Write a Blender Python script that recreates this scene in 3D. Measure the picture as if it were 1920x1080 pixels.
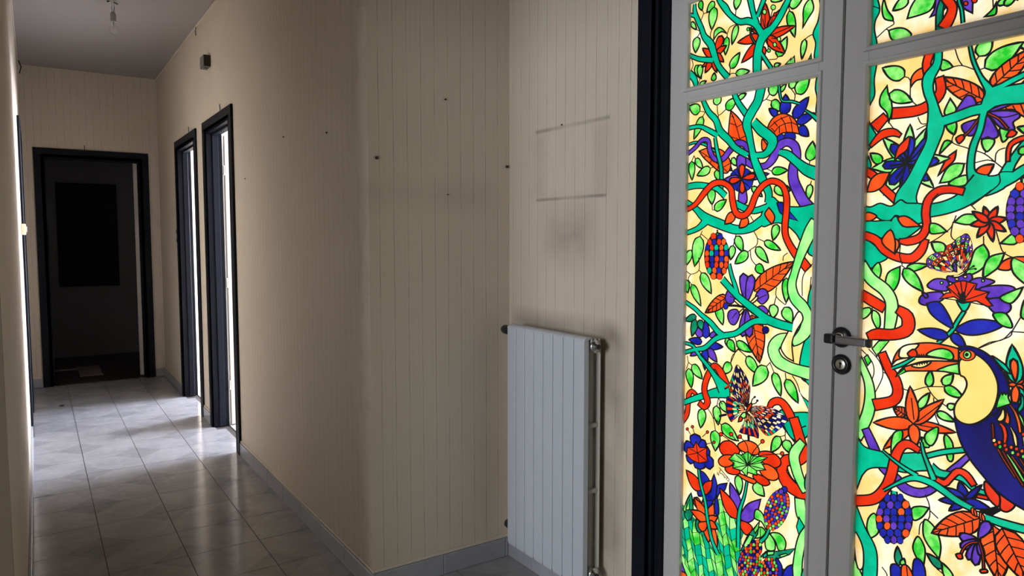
import bpy, bmesh, math, random
import numpy as np
from mathutils import Vector, Matrix
from mathutils.geometry import delaunay_2d_cdt

for o in list(bpy.data.objects):
    bpy.data.objects.remove(o)
S = bpy.context.scene
COL = S.collection

# ------------------------------------------------------------------ camera
cd = bpy.data.cameras.new('camera')
cam = bpy.data.objects.new('camera', cd)
COL.objects.link(cam)
cd.sensor_width = 36.0
cd.lens = 1336.05 / 1920 * 36.0
cd.clip_start = 0.01
cam.location = (0, 0, 1.37)
cam.rotation_euler = (math.radians(90 - 3.957), 0, math.radians(-33.7586))
S.camera = cam

# ------------------------------------------------------------------ world, daylight, exposure
S.view_settings.view_transform = 'Standard'
S.view_settings.look = 'None'
S.view_settings.gamma = 1.0
S.view_settings.use_curve_mapping = False
S.view_settings.exposure = 0.0
W = bpy.data.worlds.new('world')
S.world = W
W.use_nodes = True
W.node_tree.nodes['Background'].inputs[0].default_value = (0.70, 0.80, 1.0, 1)
W.node_tree.nodes['Background'].inputs[1].default_value = 0.6


def window_light(name, loc, rot, sx, sy, power, col):
    l = bpy.data.lights.new(name, 'AREA')
    l.shape = 'RECTANGLE'
    l.size, l.size_y = sx, sy
    l.energy = power
    l.color = col
    o = bpy.data.objects.new(name, l)
    COL.objects.link(o)
    o.location = loc
    o.rotation_euler = rot
    return o


R90 = math.pi / 2
# daylight at the windows of the rooms around the hall (each sits in its window opening)
window_light('daylight_side_room', (-3.02, 0.52, 1.55), (0, -R90, 0), 1.5, 1.5, 138, (0.86, 0.91, 1.0))
window_light('daylight_bedroom', (4.42, 4.85, 1.55), (0, R90, 0), 1.5, 1.3, 665, (0.77, 0.82, 1.0))
window_light('daylight_study', (4.42, 6.8, 1.55), (0, R90, 0), 1.5, 1.4, 850, (0.77, 0.82, 1.0))
window_light('daylight_living_room', (4.42, 1.15, 1.30), (0, R90, 0), 2.2, 2.6, 97, (1.0, 0.98, 0.95))

# ------------------------------------------------------------------ helpers
def link(name, me, mats=None, parent=None):
    o = bpy.data.objects.new(name, me)
    COL.objects.link(o)
    if mats is not None and not me.materials:
        for mm in (mats if isinstance(mats, (list, tuple)) else [mats]):
            me.materials.append(mm)
    if parent:
        o.parent = parent
    return o


def empty(name, loc=(0, 0, 0), parent=None):
    o = bpy.data.objects.new(name, None)
    COL.objects.link(o)
    o.location = loc
    o.empty_display_size = 0.05
    if parent:
        o.parent = parent
    return o


def struct(o):
    o['kind'] = 'structure'
    return o


def tag(o, label, cat, group=None):
    o['label'] = label
    o['category'] = cat
    if group:
        o['group'] = group
    return o


class MB:
    def __init__(s):
        s.bm = bmesh.new()

    def box(s, x0, x1, y0, y1, z0, z1, bev=0.0, seg=1):
        ret = bmesh.ops.create_cube(s.bm, size=1.0)
        vs = ret['verts']
        for v in vs:
            v.co = Vector(((x0 + x1) / 2 + v.co.x * (x1 - x0), (y0 + y1) / 2 + v.co.y * (y1 - y0), (z0 + z1) / 2 + v.co.z * (z1 - z0)))
        if bev > 0:
            es = list({e for v in vs for e in v.link_edges})
            bmesh.ops.bevel(s.bm, geom=es, offset=bev, segments=seg, affect='EDGES', profile=0.5)
        return s

    def cyl(s, a, b, r0, r1=None, n=20, cap=True):
        a, b = Vector(a), Vector(b)
        d = b - a
        ret = bmesh.ops.create_cone(s.bm, cap_ends=cap, segments=n, radius1=r0, radius2=r0 if r1 is None else r1, depth=d.length)
        M = Matrix.Translation((a + b) / 2) @ d.to_track_quat('Z', 'Y').to_matrix().to_4x4()
        bmesh.ops.transform(s.bm, matrix=M, verts=ret['verts'])
        return s

    def lathe(s, prof, axis_o, axis_d, n=24):
        """prof: list of (radius, distance along the axis)"""
        q = Vector(axis_d).normalized().to_track_quat('Z', 'Y')
        O = Vector(axis_o)
        rings = []
        for r, t in prof:
            rings.append([s.bm.verts.new(O + q @ Vector((r * math.cos(2 * math.pi * i / n), r * math.sin(2 * math.pi * i / n), t))) for i in range(n)])
        for a, b in zip(rings, rings[1:]):
            for i in range(n):
                s.bm.faces.new((a[i], a[(i + 1) % n], b[(i + 1) % n], b[i]))
        for rg, (r, t) in ((rings[0], prof[0]), (rings[-1], prof[-1])):
            if r > 1e-5:
                s.bm.faces.new(rg)
        return s

    def tube(s, pts, r, n=8):
        pts = [Vector(p) for p in pts]
        rings = []
        for i, p in enumerate(pts):
            d = (pts[min(i + 1, len(pts) - 1)] - pts[max(i - 1, 0)]).normalized()
            q = d.to_track_quat('Z', 'Y')
            rings.append([s.bm.verts.new(p + q @ Vector((r * math.cos(2 * math.pi * k / n), r * math.sin(2 * math.pi * k / n), 0))) for k in range(n)])
        for a, b in zip(rings, rings[1:]):
            for i in range(n):
                s.bm.faces.new((a[i], a[(i + 1) % n], b[(i + 1) % n], b[i]))
        s.bm.faces.new(rings[0])
        s.bm.faces.new(rings[-1])
        return s

    def prism(s, poly, axis, t0, t1):
        """poly of 2D points; axis 'x','y','z' gives the direction of extrusion"""
        def P(u, v, t):
            return {'x': (t, u, v), 'y': (u, t, v), 'z': (u, v, t)}[axis]
        a = [s.bm.verts.new(P(u, v, t0)) for u, v in poly]
        b = [s.bm.verts.new(P(u, v, t1)) for u, v in poly]
        n = len(poly)
        s.bm.faces.new(a)
        s.bm.faces.new(b)
        for i in range(n):
            s.bm.faces.new((a[i], a[(i + 1) % n], b[(i + 1) % n], b[i]))
        return s

    def mesh(s, name, smooth=False):
        bmesh.ops.recalc_face_normals(s.bm, faces=s.bm.faces)
        me = bpy.data.meshes.new(name)
        s.bm.to_mesh(me)
        s.bm.free()
        if smooth:
            for p in me.polygons:
                p.use_smooth = True
        return me

    def build(s, name, mats, parent=None, smooth=False):
        return link(name, s.mesh(name, smooth), mats, parent)


# ------------------------------------------------------------------ materials
def newmat(name):
    m = bpy.data.materials.new(name)
    m.use_nodes = True
    nt = m.node_tree
    return m, nt, nt.nodes['Principled BSDF']


def N(nt, t, **kw):
    n = nt.nodes.new(t)
    for k, v in kw.items():
        setattr(n, k, v)
    return n


def math_node(nt, op, a, b=None, c=None):
    n = N(nt, 'ShaderNodeMath', operation=op)
    for i, v in enumerate((a, b, c)):
        if v is None:
            continue
        if isinstance(v, (int, float)):
            n.inputs[i].default_value = v
        else:
            nt.links.new(v, n.inputs[i])
    return n.outputs[0]


def mixc(nt, f, a, b):
    n = N(nt, 'ShaderNodeMix', data_type='RGBA')
    for i, v in ((0, f), (6, a), (7, b)):
        if isinstance(v, (int, float)):
            n.inputs[i].default_value = v
        elif isinstance(v, tuple):
            n.inputs[i].default_value = v if len(v) == 4 else v + (1,)
        else:
            nt.links.new(v, n.inputs[i])
    return n.outputs[2]


def noise(nt, vec, scale, detail=3, rough=0.5):
    n = N(nt, 'ShaderNodeTexNoise')
    n.inputs['Scale'].default_value = scale
    n.inputs['Detail'].default_value = detail
    n.inputs['Roughness'].default_value = rough
    nt.links.new(vec, n.inputs['Vector'])
    return n.outputs['Fac']


def ramp(nt, f, a, b):
    n = N(nt, 'ShaderNodeMapRange')
    n.clamp = True
    nt.links.new(f, n.inputs[0])
    n.inputs[1].default_value = a
    n.inputs[2].default_value = b
    return n.outputs[0]


def objco(nt, scale=None):
    t = N(nt, 'ShaderNodeTexCoord').outputs['Object']
    if scale:
        mp = N(nt, 'ShaderNodeMapping')
        mp.inputs['Scale'].default_value = scale
        nt.links.new(t, mp.inputs[0])
        return mp.outputs[0]
    return t


def plain(name, col, rough=0.5, metal=0.0, var=0.08, scale=30, bump=0.0, coat=0.0, spec=0.5):
    m, nt, b = newmat(name)
    v = objco(nt)
    f = noise(nt, v, scale, 4)
    d = tuple(c * (1 - var) for c in col)
    l = tuple(min(1, c * (1 + var)) for c in col)
    nt.links.new(mixc(nt, f, d, l), b.inputs['Base Color'])
    b.inputs['Roughness'].default_value = rough
    b.inputs['Metallic'].default_value = metal
    b.inputs['Specular IOR Level'].default_value = spec
    b.inputs['Coat Weight'].default_value = coat
    if bump:
        bp = N(nt, 'ShaderNodeBump')
        bp.inputs['Strength'].default_value = bump
        bp.inputs['Distance'].default_value = 0.002
        nt.links.new(noise(nt, v, scale * 4, 4), bp.inputs['Height'])
        nt.links.new(bp.outputs[0], b.inputs['Normal'])
    return m


def wallpaper(name, axis, stains_and_shade=()):
    """aged cream wallpaper with thin drawn vertical lines 58 mm apart"""
    m, nt, b = newmat(name)
    v = objco(nt)
    sp = N(nt, 'ShaderNodeSeparateXYZ')
    nt.links.new(v, sp.inputs[0])
    u = sp.outputs[0 if axis == 'X' else 1]
    sc = (260, 260, 3)
    fib = noise(nt, objco(nt, sc), 1.0, 3)
    base = mixc(nt, fib, (0.625, 0.535, 0.41), (0.725, 0.63, 0.495))
    big = noise(nt, v, 1.3, 4)
    base = mixc(nt, ramp(nt, big, 0.35, 0.7), base, (0.64, 0.55, 0.425))

    def lines(period, off, half, strength, colr, base, wob=0.0015):
        w = math_node(nt, 'MULTIPLY', math_node(nt, 'SUBTRACT', noise(nt, objco(nt, (1, 1, 1)), 6, 2), 0.5), wob * 4)
        t = math_node(nt, 'ADD', math_node(nt, 'ADD', u, w), off + 10 * period)
        fr = math_node(nt, 'FRACT', math_node(nt, 'DIVIDE', t, period))
        d = math_node(nt, 'ABSOLUTE', math_node(nt, 'SUBTRACT', fr, 0.5))
        mk = math_node(nt, 'LESS_THAN', d, half / period)
        br = ramp(nt, noise(nt, objco(nt, (40, 40, 9)), 1.0, 3), 0.25, 0.6)
        f = math_node(nt, 'MULTIPLY', math_node(nt, 'MULTIPLY', mk, br), strength)
        return mixc(nt, f, base, colr)
    base = lines(0.0585, 0.0, 0.0010, 0.75, (0.19, 0.14, 0.09), base)
    base = lines(0.0585, 0.017, 0.0008, 0.22, (0.30, 0.25, 0.20), base)
    base = lines(0.0585, 0.041, 0.0008, 0.18, (0.30, 0.25, 0.20), base)
    base = lines(0.0195, 0.006, 0.0030, 0.25, (0.62, 0.57, 0.50), base)

    def band(c, lo, hi, soft):
        return math_node(nt, 'MULTIPLY', ramp(nt, c, lo - soft, lo + soft), math_node(nt, 'SUBTRACT', 1.0, ramp(nt, c, hi - soft, hi + soft)))
    for (u0, u1, z0, z1, soft, st, colr) in stains_and_shade:
        f = math_node(nt, 'MULTIPLY', band(u, u0, u1, soft), band(sp.outputs[2], z0, z1, soft))
        f = math_node(nt, 'MULTIPLY', math_node(nt, 'MULTIPLY', f, ramp(nt, noise(nt, v, 5, 3), 0.1, 0.6)), st)
        base = mixc(nt, f, base, colr)
    nt.links.new(base, b.inputs['Base Color'])
    b.inputs['Roughness'].default_value = 0.62
    b.inputs['Specular IOR Level'].default_value = 0.35
    bp = N(nt, 'ShaderNodeBump')
    bp.inputs['Strength'].default_value = 0.15
    bp.inputs['Distance'].default_value = 0.001
    nt.links.new(fib, bp.inputs['Height'])
    nt.links.new(bp.outputs[0], b.inputs['Normal'])
    return m


SOOT_AND_SHADE = (0.17, 0.13, 0.11)  # dark tone of the soot marks and of the painted radiator shadow
M = {}
M['paper_x'] = wallpaper('wallpaper_across', 'X', [(1.0, 1.6, 1.50, 1.58, 0.05, 0.18, SOOT_AND_SHADE)])
M['paper_y'] = wallpaper('wallpaper_along', 'Y')
M['paper_niche'] = wallpaper('wallpaper_with_shelf_marks_and_shadow', 'Y', [
    (1.885, 2.325, 1.783, 1.796, 0.004, 0.50, SOOT_AND_SHADE), (1.900, 2.320, 1.517, 1.528, 0.003, 0.60, SOOT_AND_SHADE),
    (1.88, 1.97, 1.53, 1.78, 0.025, 0.16, SOOT_AND_SHADE), (2.26, 2.33, 1.53, 1.78, 0.025, 0.16, SOOT_AND_SHADE),
    (1.98, 2.26, 1.28, 1.50, 0.06, 0.35, SOOT_AND_SHADE), (2.03, 2.17, 1.34, 1.41, 0.03, 0.35, SOOT_AND_SHADE),
    (1.84, 2.48, 1.00, 1.07, 0.03, 0.60, SOOT_AND_SHADE), (1.80, 1.92, 0.12, 1.05, 0.03, 0.5, SOOT_AND_SHADE)])  # last patch: shadow beside the radiator, painted into the paper colour
M['plaster'] = plain('white_room_plaster', (0.58, 0.57, 0.55), 0.8, var=0.03, scale=3)
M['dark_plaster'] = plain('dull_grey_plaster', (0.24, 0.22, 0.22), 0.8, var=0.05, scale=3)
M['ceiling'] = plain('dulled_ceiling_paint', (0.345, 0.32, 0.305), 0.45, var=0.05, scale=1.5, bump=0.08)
M['cream_wood'] = plain('cream_painted_batten', (0.66, 0.58, 0.45), 0.5, var=0.06, scale=20)
M['dark_frame'] = plain('blue_black_lacquered_wood', (0.006, 0.0075, 0.0125), 0.5, var=0.25, scale=12, bump=0.05, spec=0.16)
M['door_white'] = plain('off_white_door_lacquer', (0.52, 0.50, 0.475), 0.42, var=0.03, scale=6)
M['cream_door'] = plain('cream_door_leaf', (0.58, 0.52, 0.43), 0.4, var=0.04, scale=5)
M['skirting'] = plain('blue_grey_glazed_skirting', (0.35, 0.35, 0.37), 0.3, var=0.15, scale=18)
M['grout'] = plain('dark_grout', (0.06, 0.05, 0.045), 0.85, var=0.2, scale=60)
M['radiator'] = plain('radiator_enamel', (0.53, 0.555, 0.59), 0.35, var=0.03, scale=8)
M['radiator_in'] = plain('radiator_enamel_dusty', (0.46, 0.44, 0.38), 0.55, var=0.12, scale=25)
M['chrome'] = plain('dull_chrome', (0.66, 0.67, 0.68), 0.22, metal=1.0, var=0.05)
M['nickel'] = plain('brushed_nickel', (0.45, 0.46, 0.50), 0.25, metal=1.0, var=0.08, scale=80)
M['brass'] = plain('pale_worn_brass', (0.62, 0.60, 0.50), 0.35, metal=1.0, var=0.1)
M['black'] = plain('black_plastic', (0.012, 0.012, 0.013), 0.3, var=0.2)
M['black_matt'] = plain('black_matt_board', (0.006, 0.006, 0.006), 0.8, var=0.2)
M['switch'] = plain('yellowed_switch_plastic', (0.72, 0.62, 0.42), 0.4, var=0.05)
M['switch_dim'] = plain('beige_outlet_plastic', (0.45, 0.40, 0.34), 0.45, var=0.06)
M['wood_box'] = plain('dark_brown_box', (0.025, 0.020, 0.017), 0.5, var=0.3)
M['wood_box_front'] = plain('grey_brown_box_front', (0.16, 0.135, 0.12), 0.5, var=0.15)
M['wire'] = plain('grey_brown_wire', (0.12, 0.10, 0.10), 0.6, var=0.2)
M['porcelain'] = plain('dusty_bulb_socket', (0.36, 0.33, 0.31), 0.5, var=0.1)
M['parquet'] = plain('dark_brown_parquet', (0.05, 0.035, 0.03), 0.4, var=0.3, scale=6)
M['paper_sheet'] = plain('grey_cardboard_sheet', (0.30, 0.25, 0.24), 0.8, var=0.1)
M['room_floor'] = plain('pale_room_tiles', (0.58, 0.57, 0.57), 0.25, var=0.06, scale=4)
M['window_white'] = plain('white_window_paint', (0.75, 0.75, 0.75), 0.4, var=0.03)


def tile_mat(name, dark, light, vein):
    m, nt, b = newmat(name)
    v = N(nt, 'ShaderNodeNewGeometry').outputs['Position']
    f1 = noise(nt, v, 5.0, 6, 0.6)
    f2 = noise(nt, v, 22.0, 4)
    c = mixc(nt, ramp(nt, f1, 0.3, 0.7), dark, light)
    c = mixc(nt, math_node(nt, 'MULTIPLY', ramp(nt, f2, 0.52, 0.75), 0.45), c, vein)
    nt.links.new(c, b.inputs['Base Color'])
    b.inputs['Roughness'].default_value = 0.16
    r = math_node(nt, 'ADD', math_node(nt, 'MULTIPLY', f2, 0.12), 0.10)
    nt.links.new(r, b.inputs['Roughness'])
    b.inputs['Specular IOR Level'].default_value = 0.45
    return m


M['tile'] = tile_mat('grey_marbled_tile', (0.30, 0.295, 0.30), (0.40, 0.395, 0.40), (0.47, 0.465, 0.47))
M['tile_diamond'] = tile_mat('slate_grey_tile_corner', (0.26, 0.258, 0.265), (0.335, 0.332, 0.34), (0.395, 0.392, 0.398))

# bulb glass: clear thin glass
m, nt, b = newmat('clear_bulb_glass')
tr = N(nt, 'ShaderNodeBsdfTransparent')
gl = N(nt, 'ShaderNodeBsdfGlossy')
gl.inputs['Roughness'].default_value = 0.05
mx = N(nt, 'ShaderNodeMixShader')
fr = N(nt, 'ShaderNodeFresnel')
nt.links.new(math_node(nt, 'MULTIPLY_ADD', fr.outputs[0], 0.35, 0.05), mx.inputs[0])
nt.links.new(tr.outputs[0], mx.inputs[1])
nt.links.new(gl.outputs[0], mx.inputs[2])
nt.links.new(mx.outputs[0], nt.nodes['Material Output'].inputs[0])
M['bulb_glass'] = m
M['clear_glass'] = m

# painted glass: paint that lets the daylight of the room behind through
def stained(name, deep, pale, lo, hi, scale, third=None):
    m, nt, b = newmat('painted_glass_' + name)
    v = objco(nt)
    f = ramp(nt, noise(nt, v, scale, 3, 0.55), lo, hi)
    c = mixc(nt, f, deep, pale)
    if third:
        c = mixc(nt, ramp(nt, noise(nt, v, scale * 0.5, 4, 0.6), 0.44, 0.66), c, third)
    t = N(nt, 'ShaderNodeBsdfTranslucent')
    nt.links.new(c, t.inputs[0])
    g = N(nt, 'ShaderNodeBsdfGlossy')
    g.inputs['Roughness'].default_value = 0.15
    g.inputs[0].default_value = (1, 1, 1, 1)
    x = N(nt, 'ShaderNodeMixShader')
    x.inputs[0].default_value = 0.03
    nt.links.new(t.outputs[0], x.inputs[1])
    nt.links.new(g.outputs[0], x.inputs[2])
    nt.links.new(x.outputs[0], nt.nodes['Material Output'].inputs[0])
    return m


G = {
    'cream': stained('cream', (1.0, 0.66, 0.21), (1.0, 0.74, 0.34), 0.35, 0.65, 14, (1.0, 0.94, 0.80)),
    'straw': stained('straw', (0.95, 0.62, 0.15), (0.98, 0.70, 0.22), 0.3, 0.7, 12),
    'leaf': stained('leaf_green', (0.02, 0.56, 0.03), (0.36, 0.90, 0.24), 0.38, 0.66, 30),
    'vine': stained('vine_green', (0.05, 0.78, 0.12), (0.45, 0.95, 0.32), 0.30, 0.60, 16),
    'teal': stained('teal', (0.0, 0.36, 0.19), (0.0, 0.56, 0.33), 0.3, 0.7, 18),
    'moss': stained('moss', (0.0, 0.14, 0.07), (0.01, 0.34, 0.17), 0.3, 0.7, 25),
    'red': stained('red', (0.62, 0.020, 0.004), (0.80, 0.045, 0.008), 0.3, 0.7, 20),
    'orange': stained('orange', (0.78, 0.055, 0.006), (0.88, 0.13, 0.018), 0.3, 0.7, 22),
    'blue': stained('blue', (0.006, 0.008, 0.26), (0.02, 0.03, 0.46), 0.3, 0.7, 20),
    'purple': stained('purple', (0.065, 0.020, 0.38), (0.17, 0.065, 0.58), 0.3, 0.7, 24),
    'navy': stained('navy', (0.004, 0.003, 0.07), (0.008, 0.007, 0.20), 0.3, 0.7, 10),
}
G['black'] = plain('black_outline_paint', (0.006, 0.006, 0.006), 0.45, var=0.2)

# ------------------------------------------------------------------ dimensions
XL, XR, YN, XN, YF, ZC = -0.07, 1.04, 2.515, 1.667, 7.813, 2.92
YB = -1.6

# ------------------------------------------------------------------ floor: bed of grout with tiles, rooms plain
w = MB()
w.box(-3.2, 4.6, -2.0, 10.0, -0.16, -0.006)
floor = struct(w.build('floor', M['grout']))
TILE, GAP = 0.2998, 0.0032
TX0, TY0 = 0.2005, 3.270


def clip(poly, x0, x1, y0, y1):
    for ax, lim, sg in ((0, x0, 1), (0, x1, -1), (1, y0, 1), (1, y1, -1)):
        out = []
        for p, q in zip(poly, poly[1:] + poly[:1]):
            a, b = sg * (p[ax] - lim), sg * (q[ax] - lim)
            if a >= 0:
                out.append(p)
            if (a > 0 > b) or (a < 0 < b):
                t = a / (a - b)
                out.append((p[0] + (q[0] - p[0]) * t, p[1] + (q[1] - p[1]) * t))
        poly = out
        if len(poly) < 3:
            return []
    return poly


def tile_mesh(x0, x1, y0, y1, px, py, par):
    """a tile cut to x0..x1, y0..y1 (grid cell px..px+TILE); two opposite corners carry a dark half diamond"""
    a, c = (TILE - GAP) / 2, 0.135
    z0, z1 = -0.012, 0.0
    if par:
        polys = [[(-a, -a), (a - c, -a), (a, -a + c), (a, a), (-a + c, a), (-a, a - c)], [(a - c, -a), (a, -a), (a, -a + c)], [(-a + c, a), (-a, a), (-a, a - c)]]
    else:
        polys = [[(-a + c, -a), (a, -a), (a, a - c), (a - c, a), (-a, a), (-a, -a + c)], [(-a, -a + c), (-a, -a), (-a + c, -a)], [(a, a - c), (a, a), (a - c, a)]]
    cx, cy = px + TILE / 2, py + TILE / 2
    bm = bmesh.new()
    for k, P in enumerate(polys):
        P = clip(P, x0 - cx, x1 - cx, y0 - cy, y1 - cy)
        if P:
            bm.faces.new([bm.verts.new((x, y, z1)) for x, y in P]).material_index = 1 if k else 0
    E = [(x0 - cx, y0 - cy), (x1 - cx, y0 - cy), (x1 - cx, y1 - cy), (x0 - cx, y1 - cy)]
    tv = [bm.verts.new((x, y, z1)) for x, y in E]
    bv = [bm.verts.new((x, y, z0)) for x, y in E]
    for i in range(4):
        bm.faces.new((tv[i], bv[i], bv[(i + 1) % 4], tv[(i + 1) % 4]))
    me = bpy.data.meshes.new('floor_tile')
    bm.normal_update()
    bm.to_mesh(me)
    bm.free()
    me.materials.append(M['tile'])
    me.materials.append(M['tile_diamond'])
    return me


cache = {}
for i in range(-2, 7):
    for j in range(-17, 16):
        px, py = TX0 + i * TILE, TY0 + j * TILE
        x0, x1, y0, y1 = px + GAP / 2, px + TILE - GAP / 2, py + GAP / 2, py + TILE - GAP / 2
        cy = py + TILE / 2
        xmax = XN if cy < YN + 0.05 else (1.14 if (4.7 < cy < 5.5 or 5.85 < cy < 6.7) else XR)
        x0, x1 = max(x0, XL), min(x1, xmax)
        y1 = min(y1, YF + 0.02)
        if px > XR:
            y1 = min(y1, YN)
        if x1 - x0 < 0.01 or y1 - y0 < 0.01 or y0 < YB - 0.2:
            continue
        par = (i + j + 1) % 2
        full = (x1 - x0 > TILE - GAP - 1e-4 and y1 - y0 > TILE - GAP - 1e-4)
        key = (par,) if full else (par, round(x0 - px, 4), round(x1 - px, 4), round(y0 - py, 4), round(y1 - py, 4))
        if key not in cache:
            cache[key] = tile_mesh(x0, x1, y0, y1, px, py, par)
        o = link('floor_tile', cache[key], None, floor)
        o.location = (px + TILE / 2, cy, 0)

w = MB()
w.box(1.145, 4.4, 3.9, 5.68, -0.006, -0.001)
w.box(1.145, 4.4, 5.74, 7.8, -0.006, -0.001)
w.box(1.8, 4.4, -0.9, 2.5, -0.006, -0.001)
w.box(-3.0, -0.1, -0.8, 3.0, -0.006, -0.001)
w.build('room_floor', M['room_floor'], floor)
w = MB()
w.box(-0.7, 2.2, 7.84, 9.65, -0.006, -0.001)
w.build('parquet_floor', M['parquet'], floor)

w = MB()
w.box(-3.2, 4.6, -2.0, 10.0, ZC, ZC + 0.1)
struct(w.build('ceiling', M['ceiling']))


# ------------------------------------------------------------------ walls
def wall_with_openings(name, axis, t0, t1, a0, a1, openings, mat, z1=ZC, parent=None):
    """axis 'x': wall plane normal along x, runs along y from a0 to a1; openings (b0, b1, zlo, zhi)"""
    w = MB()

    def bx(b0, b1, zl, zh):
        if b1 - b0 < 1e-4 or zh - zl < 1e-4:
            return
        if axis == 'x':
            w.box(t0, t1, b0, b1, zl, zh)
        else:
            w.box(b0, b1, t0, t1, zl, zh)
    cur = a0
    for b0, b1, zl, zh in sorted(openings):
        bx(cur, b0, 0, z1)
        bx(b0, b1, 0, zl)
        bx(b0, b1, zh, z1)
        cur = b1
    bx(cur, a1, 0, z1)
    return struct(w.build(name, mat, parent))


D1 = (4.715, 5.455)      # clear openings of the two corridor doors
D2 = (5.885, 6.670)
DF = (0.097, 0.870)      # far door
DG = (0.40, 1.70)        # stained-glass door opening
DL = (5.93, 6.70)        # door in the left wall
ZO = 2.115
wall_with_openings('wall_left', 'x', XL - 0.12, XL, YB - 0.1, YF, [(0.75, 1.88, 0, 2.15), (DL[0] - 0.03, DL[1] + 0.03, 0, ZO + 0.03)], M['paper_y'])
wall_with_openings('wall_right', 'x', XR, XR + 0.10, YN + 0.12, YF, [(D1[0] - 0.03, D1[1] + 0.03, 0, ZO + 0.03), (D2[0] - 0.03, D2[1] + 0.03, 0, ZO + 0.03)], M['paper_y'])
wall_with_openings('wall_far', 'y', YF, YF + 0.12, XL - 0.7, 2.2, [(DF[0] - 0.03, DF[1] + 0.03, 0, ZO + 0.03)], M['paper_x'])
wall_with_openings('wall_niche_end', 'y', YN, YN + 0.12, XR, XN + 0.13, [], M['paper_x'])
wall_with_openings('wall_niche', 'x', XN, XN + 0.13, YB - 0.1, YN, [(DG[0], DG[1], 0, 2.26)], M['paper_niche'])
wall_with_openings('wall_back', 'y', YB - 0.12, YB, XL, XN, [], M['paper_x'])
# rooms around the hall
wall_with_openings('wall_bedroom_window', 'x', 4.4, 4.5, 3.8, 5.7, [(4.2, 5.5, 0.8, 2.3)], M['plaster'])
wall_with_openings('wall_study_window', 'x', 4.4, 4.5, 5.7, 7.9, [(6.1, 7.5, 0.8, 2.3)], M['plaster'])
wall_with_openings('wall_bedroom_near', 'y', 3.8, 3.9, 1.14, 4.4, [], M['plaster'])
wall_with_openings('wall_between_rooms', 'y', 5.66, 5.74, 1.14, 4.4, [], M['plaster'])
wall_with_openings('wall_study_far', 'y', 7.8, 7.933, 2.2, 4.4, [], M['plaster'])
wall_with_openings('wall_living_room_window', 'x', 4.4, 4.5, -1.0, 2.635, [(-0.15, 2.45, 0.2, 2.4)], M['plaster'])
wall_with_openings('wall_living_room_near', 'y', -1.0, -0.9, XN + 0.13, 4.4, [], M['plaster'])
wall_with_openings('wall_living_room_far', 'y', YN, YN + 0.12, XN + 0.13, 4.4, [], M['plaster'])
wall_with_openings('wall_side_room_window', 'x', -3.1, -3.0, -0.9, 3.1, [(-0.23, 1.27, 0.8, 2.3)], M['plaster'])
wall_with_openings('wall_side_room_near', 'y', -0.9, -0.8, -3.0, XL - 0.12, [], M['plaster'])
wall_with_openings('wall_side_room_far', 'y', 3.0, 3.1, -3.0, XL - 0.12, [], M['plaster'])
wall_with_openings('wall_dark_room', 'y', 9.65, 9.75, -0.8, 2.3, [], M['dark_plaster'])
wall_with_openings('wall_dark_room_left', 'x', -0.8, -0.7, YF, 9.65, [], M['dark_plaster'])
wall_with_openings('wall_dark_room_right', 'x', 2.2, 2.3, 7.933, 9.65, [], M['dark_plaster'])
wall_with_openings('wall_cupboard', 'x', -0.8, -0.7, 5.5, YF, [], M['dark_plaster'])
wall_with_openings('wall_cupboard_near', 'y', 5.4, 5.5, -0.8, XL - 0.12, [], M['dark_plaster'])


M['old_wood'] = plain('old_brown_lining', (0.10, 0.075, 0.042), 0.55, var=0.2, scale=8)
w = MB()
w.box(XL - 0.125, XL + 0.004, 1.856, 1.8795, 0, 2.126)
w.box(XL - 0.125, XL + 0.004, 0.7505, 0.774, 0, 2.126)
w.box(XL - 0.125, XL + 0.004, 0.7505, 1.8795, 2.126, 2.1495)
struct(w.build('trim_20', M['old_wood']))


def window(n, x, s, y0, y1, z0, z1):
    """white wooden window frame with a centre stile in the opening at plane x (s: +1 faces +x)"""
    w = MB()
    t = 0.05
    xa, xb = sorted((x, x + s * 0.05))
    w.box(xa, xb, y0, y0 + t, z0, z1)
    w.box(xa, xb, y1 - t, y1, z0, z1)
    w.box(xa, xb, y0 + t, y1 - t, z0, z0 + t)
    w.box(xa, xb, y0 + t, y1 - t, z1 - t, z1)
    w.box(xa, xb, (y0 + y1) / 2 - 0.035, (y0 + y1) / 2 + 0.035, z0 + t, z1 - t)
    struct(w.build('window_%d' % n, M['window_white']))


window(1, 4.35, -1, 4.2, 5.5, 0.8, 2.3)
window(2, 4.35, -1, 6.1, 7.5, 0.8, 2.3)
window(3, 4.35, -1, -0.15, 2.45, 0.2, 2.4)
window(4, -2.95, 1, -0.23, 1.27, 0.8, 2.3)

# ------------------------------------------------------------------ skirting tiles and battens
SKH, SKT = 0.082, 0.012


def skirting(name, axis, t, s, a0, a1, gaps=()):
    """row of 300 mm skirting tiles on the wall face at t, standing out along s"""
    root = struct(empty(name))
    L = 0.30
    segs = []
    cur = a0
    for g0, g1 in sorted(gaps):
        segs.append((cur, g0))
        cur = g1
    segs.append((cur, a1))
    for b0, b1 in segs:
        p = b0
        while p < b1 - 0.005:
            q = min(p + L, b1)
            w = MB()
            lo, hi = sorted((t, t + s * SKT))
            if axis == 'x':
                w.box(lo, hi, p + 0.001, q - 0.001, 0.0005, SKH, 0.002)
            else:
                w.box(p + 0.001, q - 0.001, lo, hi, 0.0005, SKH, 0.002)
            w.build('skirting_tile', M['skirting'], root)
            p = q
    return root


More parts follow.
